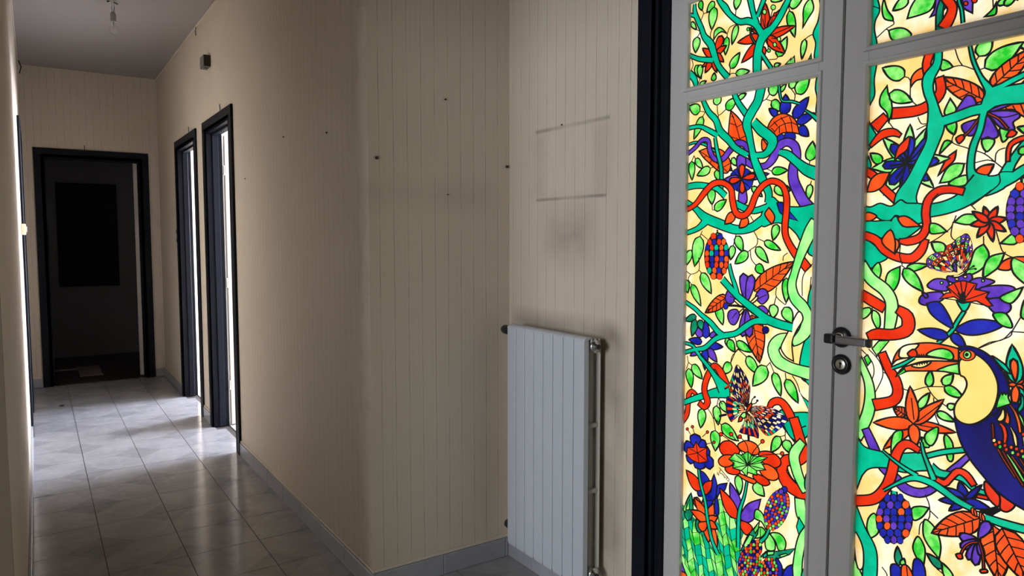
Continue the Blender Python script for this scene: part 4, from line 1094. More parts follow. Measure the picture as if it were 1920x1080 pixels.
('lf','red',711,1406,733,1372,16),('lf','red',711,1406,748,1400,17),('lf','red',711,1406,745,1430,16),('ln',[746,1442,738,1433]),
('ln',[783,1408,786,1376,775,1365]),('ln',[720,1376,719,1358]),('ln',[696,1386,687,1356,680,1341,662,1331,639,1334]),('ln',[680,1341,678,1338]),
('pg','leaf',[687,1360,687,1360,664,1381,654,1369,661,1358]),('pg','orange',[689,1306,680,1322,663,1329,666,1305]),
('pg','leaf',[665,1323,654,1332,630,1325,628,1274,658,1295]),('ps','orange',[662,1331,631,1333,630,1314]),('lf','leaf',598,1347,555,1319,27),
('lf','leaf',553,1391,583,1363,27),('vl','orange',591,1254,529,1214,39),('lf','red',575,1451,588,1483,21),('lf','red',575,1451,556,1475,24),
('lf','red',575,1451,545,1440,24),('lf','red',575,1451,567,1416,21),('lf','red',575,1451,599,1433,25),('lf','red',575,1451,606,1465,24),
('ln',[637,1334,598,1347]),('ln',[630,1175,575,1191,543,1179]),('lf','leaf',798,1341,828,1362,26),('lf','leaf',883,1299,833,1310,18),
('ln',[883,1299,894,1307]),('ln',[898,1358,899,1331,892,1308]),('pg','leaf',[897,1304,897,1304,898,1271,909,1247,926,1240,931,1262,924,1289]),
('lf','leaf',889,1299,841,1247,29),('pg','leaf',[966,1291,950,1312,942,1292,950,1270]),('ln',[928,1254,923,1241]),('ln',[843,1248,837,1241]),
('pg','leaf',[719,1358,719,1358,708,1338,713,1314,731,1296,752,1290,744,1317,736,1345]),
('pg','leaf',[678,1340,678,1340,687,1312,700,1298,717,1287,715,1314,704,1332]),('ln',[717,1309,716,1287]),
('br','teal',[751,1211,8,765,1185,9,777,1161,9,805,1131,8]),('pg','purple',[833,1263,816,1278,792,1277,786,1266,791,1252,822,1254]),
('pg','purple',[789,1286,772,1284,743,1293,740,1276,758,1267,788,1275]),('pg','purple',[744,1275,724,1285,695,1279,708,1269,729,1260]),
('pg','purple',[723,1261,692,1270,663,1270,655,1261,674,1248,704,1241]),('pg','purple',[709,1236,679,1244,663,1232,663,1218,678,1208,696,1214]),
('pg','purple',[850,1222,846,1237,828,1246,801,1248,797,1233,820,1220,838,1216]),
('ps','red',[791,1261,773,1273,756,1277,729,1271,732,1259,704,1255,710,1243,696,1226,706,1223,728,1234,754,1228,774,1240,805,1233,792,1247,782,1249]),
('ln',[755,1232,788,1260]),('ln',[755,1232,775,1270]),('ln',[755,1232,762,1275]),('ln',[755,1232,749,1276]),('ln',[755,1232,733,1269]),
('ln',[755,1232,707,1254]),('ln',[755,1232,707,1225]),('ln',[755,1232,800,1235]),('ln',[755,1232,767,1249]),
('pg','black',[764,1239,758,1251,753,1252,750,1238,753,1226,758,1229]),('el','vine',802,1270,-3.1,0.2,-0.1,-3.2),
('el','vine',717,1279,-2.8,0.1,-0.1,-3.1),('el','cream',770,1280,-3.9,0.2,-0.1,-2.8),('el','cream',753,1286,-3.9,0.2,-0.1,-2.8),
('pg','teal',[769,1232,757,1227,741,1230,747,1212,756,1210]),('pg','blue',[833,1220,833,1220,807,1226,786,1201,774,1170,798,1179,823,1198]),
('pg','blue',[768,1167,745,1186,720,1194,689,1193,674,1186,694,1171,725,1159,751,1158]),('lf','blue',782,1149,851,1157,25),
('lf','blue',776,1156,745,1127,22),('lf','purple',831,1234,844,1246,9),('pg','leaf',[641,1269,641,1269,650,1247,664,1233,683,1244,662,1259]),
('pg','leaf',[694,1209,672,1212,660,1196,658,1182,677,1185,689,1196]),('ln',[642,1207,657,1174,661,1163,696,1144,718,1131]),
('ln',[657,1174,630,1175]),('pg','leaf',[642,1207,638,1241,627,1245,625,1205]),('pine',645,1424,-34.9,-1.1,-2.7,-62.2,4,'POPB'),
('wing',776,1296,4,'klmn',[782,1325,788,1336,796,1341,804,1342,816,1339,828,1333,837,1323,837,1310,829,1301,809,1296,793,1293]),
('wing',764,1303,4,'klmn',[786,1329,793,1339,796,1353,783,1361,774,1371,763,1378,756,1382,749,1378,742,1360,740,1344,743,1328,750,1308,757,1298]),
('ps','purple',[777,1319,772,1311,771,1296,775,1297,782,1309]),('el','cream',778,1309,-1.2,0.0,-0.1,-1.5),
('pg','cream',[780,1287,768,1288,755,1297,754,1295,764,1288,774,1286]),('lw',2,[753,1301,744,1305,737,1310]),('lw',2,[751,1300,742,1303,733,1305]),
('el','leaf',737,1310,-1.2,0.0,-0.0,-1.1),('el','leaf',733,1304,-1.2,0.0,-0.0,-1.1),('el','cream',751,1300,-2.2,0.1,-0.1,-1.7),
('pg','leaf',[992,1191,969,1200,964,1190,977,1174,991,1171]),('pg','leaf',[959,1194,943,1184,940,1157,948,1151,961,1174]),('ln',[959,1194,962,1200]),
('br','red',[993,1233,24,962,1217,26,932,1202,24]),('br','vine',[992,1306,27,968,1272,29,932,1246,30,915,1219,30,914,1186,30,918,1147,24]),
('ln',[985,1093,959,1069,951,1043,957,1017]),('ln',[967,1097,938,1069,929,1036,946,992]),('ps','leaf',[978,1074,969,1082,959,1067,968,1055]),
('br','vine',[992,1078,11,978,1045,19,964,1013,23,959,979,27,962,940,30,976,898,28,986,868,20]),
('ps','leaf',[916,1124,936,1096,945,1082,958,1099,942,1120]),('br','red',[933,1091,21,917,1058,23,899,1031,26,891,1002,25,903,978,25,947,960,28]),
('br','red',[898,1201,20,876,1186,29,875,1156,30,905,1140,26,947,1136,27,969,1128,19]),('ln',[883,1013,860,1011,826,1026,789,1033]),
('ln',[823,1025,806,1004,776,987]),('ln',[809,1004,804,966,792,939,779,918]),('ln',[929,1044,922,1043]),('lf','leaf',842,972,818,1014,18),
('lf','leaf',821,1027,818,1067,19),('lf','leaf',790,1037,769,1066,21),('lf','leaf',787,1033,745,1015,22),('lf','leaf',778,986,761,997,15),
('lf','leaf',801,971,761,958,19),('lf','leaf',815,885,832,906,19),('pg','leaf',[783,915,778,924,764,907,762,870,772,867,779,894]),
('vl','orange',864,947,901,963,30),('lf','orange',852,933,922,854,25),('lf','orange',852,933,757,934,24),('lf','orange',852,933,949,915,32),
('lf','orange',852,933,845,876,27),('lf','orange',852,933,786,1005,27),('lf','orange',852,933,863,1022,31),('ln',[851,943,859,994]),
('ln',[844,939,814,970,791,994]),('ln',[844,933,801,934]),('ln',[880,940,867,958]),
('pg','leaf',[902,853,902,853,902,881,895,903,878,911,877,890,890,863]),('pg','leaf',[822,896,825,912,814,926,797,937,798,912,809,891]),
('lf','orange',644,1063,669,1086,15),('lf','orange',644,1063,663,1059,10),('lf','orange',644,1063,624,1073,15),('lf','orange',644,1063,630,1091,16),
('lf','orange',644,1063,628,1046,17),('lf','teal',645,1064,656,1147,32),('rp','orange',646,1067,652,1117,16),('lf','teal',639,1059,635,1005,22),
('lf','orange',645,1061,646,1009,16),('pg','teal',[693,1117,677,1109,664,1099,656,1084,671,1092]),('pg','leaf',[641,1007,626,994,625,962,636,989]),
('ln',[720,1131,698,1146,674,1155,657,1176]),
('br','purple',[967,894,20,949,861,24,923,815,26,886,789,25,864,773,24,833,772,21,803,791,16,767,840,15,749,862,14,730,887,12]),
('lf','moss',873,580,878,626,19),('lf','leaf',866,582,861,602,13),
('pg','teal',[998,898,984,866,966,849,924,848,899,847,867,859,830,868,816,854,807,835,835,824,869,811,912,810,952,798,971,776,993,731]),
('br','teal',[821,863,12,784,882,12,738,899,12]),('br','teal',[810,840,25,789,831,19,763,834,15,738,831,13,716,817,13,688,813,10]),
('br','red',[996,702,27,942,723,25,914,758,24,900,795,25,891,842,24,878,872,21,861,882,20,837,873,15]),
('br','red',[795,815,15,778,811,15,766,826,13,751,846,15,733,843,17,717,825,14]),('br','red',[710,802,8,689,804,9]),('lf','blue',733,784,746,825,23),
('lf','blue',733,784,778,801,24),('lf','blue',733,784,789,768,20),('lf','blue',733,784,766,750,17),('lf','blue',733,784,709,809,17),
('lf','blue',733,784,700,831,12),('lf','blue',733,784,681,782,21),('pg','red',[694,840,673,823,663,810,668,791,686,803,695,820]),
('pg','red',[664,823,638,808,639,797,651,785,663,788,664,806]),('ps','black',[730,769,705,770,671,792,660,785,676,769,702,766]),
('pg','navy',[762,971,756,938,744,907,725,878,703,854,673,826,638,807,581,785,536,745,517,759,545,834,569,919,590,988,617,1008,643,1024,669,1013,691,986,708,969,728,959,747,961]),
('pg','navy',[759,1123,744,1132,721,1129,699,1118,677,1095,662,1067,657,1038,673,1005,688,990,689,1069,709,1102]),
('pg','straw',[757,1097,740,1108,725,1116,704,1103,689,1084,679,1058,679,1028,688,996,706,973,728,959,748,959,762,971,762,997,745,1028,740,1048,746,1062,755,1067]),
('ps','leaf',[681,1004,677,1025,672,1041,669,1037,667,1042,663,1038,660,1043,658,1032,653,1020]),('el','orange',742,1112,-16.7,2.3,-0.5,-12.3),
('el','leaf',742,1113,-7.8,1.1,-0.4,-8.6),('el','black',743,1113,-3.9,0.5,-0.2,-4.3),
('pg','orange',[907,1066,907,1066,902,1087,888,1109,858,1123,820,1130,784,1128,760,1124,760,1124,759,1097,759,1097,795,1097,825,1096,853,1092,879,1086,898,1078]),
('pg','cream',[892,1090,888,1109,870,1120,847,1123,857,1108,866,1099,869,1089,889,1086]),('pg','red',[872,1098,860,1110,852,1107,850,1095,863,1091]),
('pg','leaf',[828,1100,817,1112,796,1120,778,1117,770,1106,774,1097,795,1098]),('ps','black',[848,1094,845,1102,841,1095]),
('ps','black',[843,1095,840,1103,836,1095]),('ps','black',[838,1095,835,1104,831,1096]),('ps','black',[833,1096,830,1104,827,1097]),
('pg','orange',[897,1039,897,1039,884,1060,862,1073,825,1087,759,1095,759,1095,756,1067,756,1067,791,1068,836,1062,874,1055]),
('pg','leaf',[804,1068,782,1082,759,1091,759,1091,756,1067,756,1067,788,1068]),('ps','leaf',[897,1039,878,1062,874,1054]),
('pg','cream',[861,1072,820,1087,823,1079,837,1070,852,1068]),('ps','black',[852,1077,849,1071,846,1079]),('ps','black',[846,1079,843,1073,841,1081]),
('ps','black',[841,1080,837,1075,835,1082]),('ps','black',[835,1082,832,1077,830,1083]),('ps','black',[830,1083,826,1078,824,1085]),
('br','teal',[908,1057,7,881,1072,9,855,1091,6]),('pg','cream',[678,980,672,993,667,1009,663,999,663,986,670,978]),
('pg','orange',[663,1011,657,1000,653,988,654,976,663,978,661,995]),('br','orange',[654,1017,4,645,1005,6,637,985,8,633,963,7]),
('br','red',[671,973,7,664,966,9,660,950,9,661,934,7]),('br','red',[686,969,4,684,953,5,683,939,5]),
('br','cream',[651,969,2,644,956,7,641,944,8,639,933,6]),('br','cream',[627,956,2,624,938,6]),
('pg','leaf',[641,1008,630,995,624,975,623,965,631,982,637,996]),('pg','teal',[635,1045,629,1035,629,1016,637,1005,640,1012,635,1024]),
('el','cream',681,934,-4.2,1.0,-0.2,-4.7),('el','red',678,926,-4.2,1.0,-0.2,-4.7),('el','orange',671,932,-4.1,1.0,-0.2,-4.7),
('el','leaf',669,923,-4.1,1.0,-0.2,-4.7),('el','red',660,928,-4.1,1.0,-0.2,-4.7),('el','red',657,920,-4.1,1.0,-0.2,-4.7),
('el','orange',648,927,-4.0,1.0,-0.2,-4.7),('el','leaf',645,916,-4.0,1.0,-0.2,-4.7),('el','red',638,926,-4.0,1.0,-0.2,-4.6),
('el','red',635,915,-4.0,1.0,-0.2,-4.6),('el','orange',628,924,-3.9,1.0,-0.2,-4.6),('el','leaf',625,913,-3.9,1.0,-0.2,-4.6),
('el','red',627,960,-3.9,0.9,-0.2,-4.6),('br','orange',[673,917,3,659,894,5,638,865,3]),('br','red',[664,915,4,647,887,5,623,851,5]),
('br','leaf',[655,910,5,640,889,7,622,861,7]),('br','orange',[646,908,4,633,891,5,619,873,5]),('br','red',[631,907,5,620,890,5]),
('br','teal',[924,852,6,898,836,8,869,822,10,838,811,12]),('br','teal',[832,894,6,826,869,9,815,844,11,801,813,15]),
('br','teal',[917,752,6,889,776,8,861,797,12,838,806,15,807,804,17,781,794,17,749,779,16,714,770,13]),
('br','teal',[692,760,16,656,758,18,617,759,18,562,764,17,466,783,17]),('pg','leaf',[848,729,828,741,809,743,809,743,824,716,843,703]),
('pg','leaf',[937,688,952,671,955,643,944,622,944,622,927,641,926,664]),('ln',[944,622,942,621]),('ln',[819,772,809,751,807,723,814,709]),
('ln',[806,737,788,725]),('ln',[809,743,808,747]),('pg','leaf',[817,713,793,699,780,665,782,631,782,631,808,655,820,679]),
('ln',[829,672,827,698,815,713]),('pg','leaf',[831,667,814,642,816,598,816,598,834,617,842,639]),
('br','teal',[999,690,30,975,632,39,951,595,42,944,555,38,945,493,36]),('pg','leaf',[991,564,978,542,961,514,957,485,988,472]),
('pg','cream',[988,624,971,607,962,579,962,540,974,532,984,567]),('vl','orange',701,755,802,685,51),('vl','orange',676,748,658,624,58),
('vl','orange',658,747,601,641,61),('rp','purple',703,707,683,753,23),('rp','purple',703,707,742,698,21),('rp','purple',703,707,738,674,18),
('rp','purple',703,707,722,652,18),('rp','purple',703,707,707,645,19),('rp','purple',703,707,694,670,16),
('br','red',[702,699,3,714,695,3,729,680,4,738,655,4]),('pg','red',[747,655,736,661,733,651,742,647]),('br','red',[701,701,3,693,677,4,689,641,5]),
('pg','red',[696,639,684,645,682,639,694,633]),('el','orange',716,765,-3.7,2.3,-2.5,-8.3),('el','orange',711,763,-2.8,1.8,-2.3,-7.7),
('el','orange',699,759,-3.6,2.3,-2.7,-8.8),('el','orange',695,758,-2.8,1.8,-2.3,-7.6),('br','teal',[891,759,13,890,742,18]),
('pine',889,690,-45.2,15.1,-2.2,-60.3,5,'BPOBO'),('pg','blue',[893,568,878,580,862,565,864,524,883,516]),
('pg','blue',[840,596,832,613,819,608,811,586,813,545,837,535]),('pg','orange',[867,578,853,587,839,567,841,534,862,525]),('ln',[855,585,851,559]),
('lf','moss',774,611,810,634,21),('lf','leaf',753,588,776,625,21),('lf','leaf',798,566,777,536,31),('lf','leaf',735,596,751,540,25),
('br','teal',[945,497,44,910,455,50,841,442,47,748,464,40,631,513,36,528,569,33]),('br','vine',[983,454,37,950,406,32,971,326,33,938,280,38]),
('lf','leaf',871,398,898,331,28),('lf','leaf',792,421,765,385,41),('lf','leaf',705,461,727,401,26),('vl','orange',674,577,731,500,40),
('vl','orange',609,505,569,460,56),('lf','blue',822,501,824,534,27),('lf','blue',822,501,776,504,30),('lf','blue',822,501,835,467,24),
('lf','blue',822,501,875,493,30),('br','red',[878,281,24,810,354,25,738,370,30,683,365,26,600,424,22]),('lf','leaf',621,597,572,590,31),
('lf','leaf',572,694,549,653,27),
]


# ------------------------------------------------------------------ painted glass: outlines drawn on the door plane (mm along the wall, mm up)
def cr(pts, closed, step=5.0):
    """Catmull-Rom through the points; a point given twice is a sharp corner"""
    P = [np.array(p, float) for p in pts]
    n = len(P)
    out = []
    rng = range(n) if closed else range(n - 1)
    for i in rng:
        p1, p2 = P[i], P[(i + 1) % n]
        if np.hypot(*(p2 - p1)[:2]) < 1e-6:
            continue
        p0 = P[(i - 1) % n] if closed or i > 0 else p1
        p3 = P[(i + 2) % n] if closed or i + 2 < n else p2
        k = int(max(1, min(14, math.ceil(np.hypot(*(p2 - p1)[:2]) / step))))
        for q in range(k):
            t = q / k
            out.append(0.5 * ((2 * p1) + (-p0 + p2) * t + (2 * p0 - 5 * p1 + 4 * p2 - p3) * t * t + (-p0 + 3 * p1 - 3 * p2 + p3) * t ** 3))
    if not closed:
        out.append(P[-1])
    return out


def chunk(l, n):
    return [tuple(l[i:i + n]) for i in range(0, len(l), n)]


def area(P):
    a = 0.0
    for (x0, y0), (x1, y1) in zip(P, P[1:] + P[:1]):
        a += x0 * y1 - x1 * y0
    return a / 2


def offset(P, d):
    """move every edge outward by d (mitred, limited)"""
    P = [np.array(p[:2], float) for p in P]
    Q = [P[0]]
    for p in P[1:]:
        if np.hypot(*(p - Q[-1])) > 0.3:
            Q.append(p)
    if np.hypot(*(Q[0] - Q[-1])) < 0.3:
        Q.pop()
    P = Q
    n = len(P)
    if n < 3:
        return None
    sg = 1.0 if area([tuple(p) for p in P]) > 0 else -1.0
    out = []
    for i in range(n):
        e0 = P[i] - P[i - 1]
        e1 = P[(i + 1) % n] - P[i]
        n0 = np.array([e0[1], -e0[0]]) / max(1e-9, np.hypot(*e0))
        n1 = np.array([e1[1], -e1[0]]) / max(1e-9, np.hypot(*e1))
        b = n0 + n1
        L = np.hypot(*b)
        if L < 1e-3:
            b, L = n0, 1.0
        b = b / L
        c = max(0.45, float(b @ n0))
        out.append(P[i] + sg * b * d / c)
    return out


LWD = 3.9      # width of the painted outline, mm
LWS = 2.4      # stems and veins


def ribbon(pts, half):
    Lf, Rt = [], []
    n = len(pts)
    for i, p in enumerate(pts):
        a, b = pts[max(0, i - 1)][:2], pts[min(n - 1, i + 1)][:2]
        d = np.array(b, float) - np.array(a, float)
        d = d / max(1e-6, np.hypot(*d))
        nn = np.array([-d[1], d[0]])
        h = half(p)
        Lf.append(np.array(p[:2], float) + nn * h)
        Rt.append(np.array(p[:2], float) - nn * h)
    return Lf + Rt[::-1]


def leaf_poly(x0, y0, x1, y1, w, prof, grow=0.0):
    a, b = np.array((x0, y0), float), np.array((x1, y1), float)
    d = b - a
    L = np.hypot(*d)
    d = d / max(L, 1e-6)
    nn = np.array([-d[1], d[0]])
    a = a - d * grow * 0.9
    L = L + grow * 2.2
    n = 9
    A, B = [], []
    for i in range(n + 1):
        t = i / n
        if prof == 'lf':
            h = (t ** 0.56) * ((1 - t) ** 1.0) / 0.3615
        else:
            h = (t ** 0.85) * ((1 - t) ** 0.38) / 0.5056
        hw = max(0.0, (w / 2) * h + (grow if 0 < i < n else 0))
        A.append(a + d * (L * t) + nn * hw)
        if 0 < i < n:
            B.append(a + d * (L * t) - nn * hw)
    return A + B[::-1]


def expand(art, seed):
    """drawing commands -> painter's list of (kind, polygon)"""
    rnd = random.Random(seed)
    out = []

    def filled(kind, P, lw=LWD):
        if kind == 'black':
            out.append(('black', P))
            return
        o, i = offset(P, lw * 0.5), offset(P, -lw * 0.5)
        if o is not None:
            out.append(('black', o))
            out.append((kind, i))

    def line(pts, wd=LWS):
        c = cr(pts, False, 6.0)
        if len(c) >= 2:
            out.append(('black', ribbon(c, lambda p: wd / 2)))

    def leaf(kind, x0, y0, x1, y1, w, prof, lw=LWD):
        out.append(('black', leaf_poly(x0, y0, x1, y1, w, prof, lw * 0.45)))
        if w > lw * 1.4:
            out.append((kind, leaf_poly(x0, y0, x1, y1, w, prof, -lw * 0.55)))

    def ell(c, a, b, k=1.0, n=14):
        return [(c[0] + k * (a[0] * math.cos(2 * math.pi * i / n) + b[0] * math.sin(2 * math.pi * i / n)),
                 c[1] + k * (a[1] * math.cos(2 * math.pi * i / n) + b[1] * math.sin(2 * math.pi * i / n))) for i in range(n)]
    LET = {'R': 'red', 'O': 'orange', 'B': 'blue', 'T': 'teal', 'G': 'leaf', 'P': 'purple', 'N': 'navy'}
    run = []

    def flush():
        out.extend(('black', r[0]) for r in run)
        out.extend(('teal', r[1]) for r in run)
        run.clear()
    for c in art:
        k = c[0]
        if run and not (k in ('br', 'pg') and c[1] == 'teal'):
            flush()
        if k in ('lf', 'rp'):
            leaf(c[1], *c[2:7], k)
        elif k == 'vl':
            leaf(c[1], *c[2:7], 'lf')
            x0, y0, x1, y1, w_ = c[2:7]
            a, b = np.array((x0, y0), float), np.array((x1, y1), float)
            d = b - a
            nn = np.array([-d[1], d[0]]) / max(1e-6, np.hypot(*d))
            line([tuple(a), tuple(b)], 2.8)
            for q, t in enumerate((0.16, 0.32, 0.48, 0.64, 0.79)):
                hw = w_ / 2 * (t + 0.11) ** 0.56 * max(0, 0.89 - t) / 0.3615
                for sg in (-1, 1):
                    p = a + d * (t - (0.05 if sg > 0 else 0.0))
                    e = a + d * min(0.97, t + 0.11) + nn * sg * hw * 0.96
                    line([tuple(p), tuple((p * 0.45 + e * 0.55) + nn * sg * hw * 0.05), tuple(e)], 2.4)
        elif k == 'pg':
            P = cr(chunk(c[2], 2), True)
            if c[1] == 'teal':
                o, i = offset(P, LWD * 0.45), offset(P, -LWD * 0.5)
                if o is not None:
                    run.append((o, i))
            else:
                filled(c[1], P)
        elif k == 'ps':
            filled(c[1], [np.array(p, float) for p in chunk(c[2], 2)], LWD * 0.8)
        elif k == 'br':
            pts = cr(chunk(c[2], 3), False, 9.0)
            if c[1] != 'teal':      # bands that end in view close with a line
                a0, a1, b0, b1 = pts[0], pts[1], pts[-1], pts[-2]
                e0 = (a0 - a1)[:2] / max(1e-6, np.hypot(*(a0 - a1)[:2])) * LWD * 0.9
                e1 = (b0 - b1)[:2] / max(1e-6, np.hypot(*(b0 - b1)[:2])) * LWD * 0.9
                long = [np.array((a0[0] + e0[0], a0[1] + e0[1], a0[2]))] + list(pts) + [np.array((b0[0] + e1[0], b0[1] + e1[1], b0[2]))]
                out.append(('black', ribbon(long, lambda p: p[2] / 2 + LWD * 0.45)))
                out.append((c[1], ribbon(pts, lambda p: max(0.6, p[2] / 2 - LWD * 0.5))))
            else:                   # forks of one tree run into each other: outlines first, colour after
                run.append((ribbon(pts, lambda p: p[2] / 2 + LWD * 0.45), ribbon(pts, lambda p: max(0.6, p[2] / 2 - LWD * 0.5))))
        elif k == 'ln':
            line(chunk(c[1], 2))
        elif k == 'lw':
            line(chunk(c[2], 2), c[1])
        elif k == 'el':
            cc, a, b = c[2:4], c[4:6], c[6:8]
            filled(c[1], [np.array(p) for p in ell(cc, a, b)], 2.6)
        elif k == 'pine':
            cc, a, b, n, pal = c[1:3], c[3:5], c[5:7], c[7], c[8]
            out.append(('black', ell(cc, a, b, 1.0, 22)))
            ra, rb = math.hypot(*a), math.hypot(*b)
            st = 2 * ra / n
            rows = int(round(2 * rb / (st * 0.98)))
            for r in range(rows + 1):
                v = -1 + (r + 0.5) * 2 / (rows + 1)
                hw = math.sqrt(max(0, 1 - v * v))
                m_ = max(1, int(round(hw * n)))
                for q in range(m_):
                    u = (-1 + (2 * q + 1) / m_) * hw * 0.98 + (rnd.random() - .5) * 0.04
                    ctr = (cc[0] + a[0] * u + b[0] * v, cc[1] + a[1] * u + b[1] * v)
                    sx = hw / m_ * 0.90
                    sy = st / 2 / rb * 1.02
                    kind = LET[pal[(q * 2 + r * 3 + rnd.randint(0, 1)) % len(pal)]]
                    ang = rnd.uniform(-0.3, 0.3)
                    ca, sa = math.cos(ang), math.sin(ang)
                    A = ((a[0] * ca) * sx + b[0] * sa * sx * ra / rb, (a[1] * ca) * sx + b[1] * sa * sx * ra / rb)
                    B = ((b[0] * ca) * sy - a[0] * sa * sy * rb / ra, (b[1] * ca) * sy - a[1] * sa * sy * rb / ra)
                    out.append(('black', ell(ctr, A, B, 1.16, 8)))
                    out.append((kind, ell(ctr, A, B, 1.0, 8)))
        elif k == 'wing':
            bx_, by_, nr, pal, o = c[1:6]
            P = [np.array(p, float) for p in chunk(o, 2)]
            B0 = np.array((bx_, by_), float)
            sm = cr([tuple(p) for p in P], False, 4.0)
            out.append(('black', [B0] + sm))
            TABLE = {'a': ('cream', 'navy', 'cream', 'blue', 'red', 'orange', 'navy', 'red'),
                     'b': ('navy', 'cream', 'navy', 'cream', 'teal', 'red', 'cream', 'orange'),
                     'h': ('red', 'teal', 'navy'), 'i': ('cream', 'cream', 'red'),
                     'k': ('purple', 'cream', 'red', 'orange'), 'l': ('leaf', 'purple', 'cream', 'red')}
            # fan of cells between rays from the body
            L = [0.0]
            for p, q in zip(sm, sm[1:]):
                L.append(L[-1] + float(np.hypot(*(q - p))))
            step = 10.0 if nr >= 7 else (11 if nr == 3 else 13)
            m_ = max(4, int(L[-1] / step))

            def at(f):
                t = f * L[-1]
                for i in range(len(L) - 1):
                    if L[i + 1] >= t:
                        u = (t - L[i]) / max(1e-6, L[i + 1] - L[i])
                        return sm[i] * (1 - u) + sm[i + 1] * u
                return sm[-1]
            for i in range(m_):
                r0, r1 = at((i + 0.10) / m_), at((i + 0.90) / m_)
                rows = TABLE['a' if nr >= 7 else ('h' if nr == 3 else 'k')] if i % 2 else TABLE['b' if nr >= 7 else ('i' if nr == 3 else 'l')]
                for j in range(nr):
                    jit = rnd.uniform(-0.25, 0.25) / nr
                    t0, t1 = (j + 0.12) / nr * 0.95 + 0.06 + (jit if j else 0), (j + 0.86) / nr * 0.95 + 0.06 + (jit if j < nr - 1 else 0)
                    t1 = min(t1, 0.985)
                    cell = [B0 + (r0 - B0) * t0, B0 + (r1 - B0) * t0, B0 + (r1 - B0) * t1, B0 + (r0 - B0) * t1]
                    if abs(area([tuple(p) for p in cell])) > 3.0:
                        out.append((rows[(j + (i // 3)) % len(rows)] if nr != 3 else rows[j % 3], cell))
                        if nr == 4 and j >= 1 and abs(area([tuple(p) for p in cell])) > 60:
                            ce = sum(cell) / 4
                            out.append(('black', ell(ce, (3.4, 0), (0, 3.4), 1, 8)))
                            out.append(('cream', ell(ce, (1.9, 0), (0, 1.9), 1, 6)))
        elif k == 'grass':
            P = cr(chunk(c[1], 2), True, 12.0)
            out.append(('moss', P))
            ys = [p[0] for p in P]
            zs = [p[1] for p in P]
            poly = np.array([p[:2] for p in P])
            sy_, sz_ = 20.0, 33.0
            pts = {}
            ni, nj = int((max(ys) - min(ys)) / sy_) + 4, int((max(zs) - min(zs)) / sz_) + 4

            def gp(i, j):
                if (i, j) not in pts:
                    y = min(ys) - sy_ + (i + 0.5 * (j % 2) * 0) * sy_
                    z = min(zs) - sz_ + j * sz_
                    lean = (j * sz_) * 0.22
                    pts[(i, j)] = np.array((y + lean - 70 + rnd.uniform(-4.5, 4.5), z + (i % 2) * sz_ * 0.5 + rnd.uniform(-6, 6)))
                return pts[(i, j)]
            for i in range(ni + 12):
                for j in range(nj):
                    q = [gp(i, j), gp(i + 1, j), gp(i + 1, j + 1), gp(i, j + 1)]
                    ce = sum(q) / 4
                    # inside test
                    ins = False
                    for (xa, ya), (xb, yb) in zip(poly, np.roll(poly, -1, 0)):
                        if (ya > ce[1]) != (yb > ce[1]) and ce[0] < (xb - xa) * (ce[1] - ya) / (yb - ya) + xa:
                            ins = not ins
                    if ins:
                        tip = (q[2] + q[3]) / 2 + np.array((rnd.uniform(-3, 3), 5.0))
                        q = [q[0], q[1], q[2], tip, q[3]]
                        out.append(('black', q))
                        o = offset(q, -1.2)
                        if o is not None:
                            out.append((rnd.choice(('teal', 'leaf', 'leaf', 'teal', 'vine')), o))
    flush()
    return out


def winding(poly, pts):
    """winding number of every point"""
    P = np.asarray(poly, float)
    Q = np.roll(P, -1, 0)
    x, y = pts[:, 0][:, None], pts[:, 1][:, None]
    up = (P[None, :, 1] <= y) & (Q[None, :, 1] > y)
    dn = (P[None, :, 1] > y) & (Q[None, :, 1] <= y)
    cross = (Q[None, :, 0] - P[None, :, 0]) * (y - P[None, :, 1]) - (x - P[None, :, 0]) * (Q[None, :, 1] - P[None, :, 1])
    return (up & (cross > 0)).sum(1) - (dn & (cross < 0)).sum(1)


PIECE = {'cream': 'background_glass', 'straw': 'throat_glass', 'leaf': 'leaf_glass', 'vine': 'vine_glass', 'teal': 'branch_glass', 'moss': 'dark_leaf_glass',
         'red': 'red_glass', 'orange': 'orange_glass', 'blue': 'blue_glass', 'purple': 'purple_glass', 'navy': 'navy_glass'}


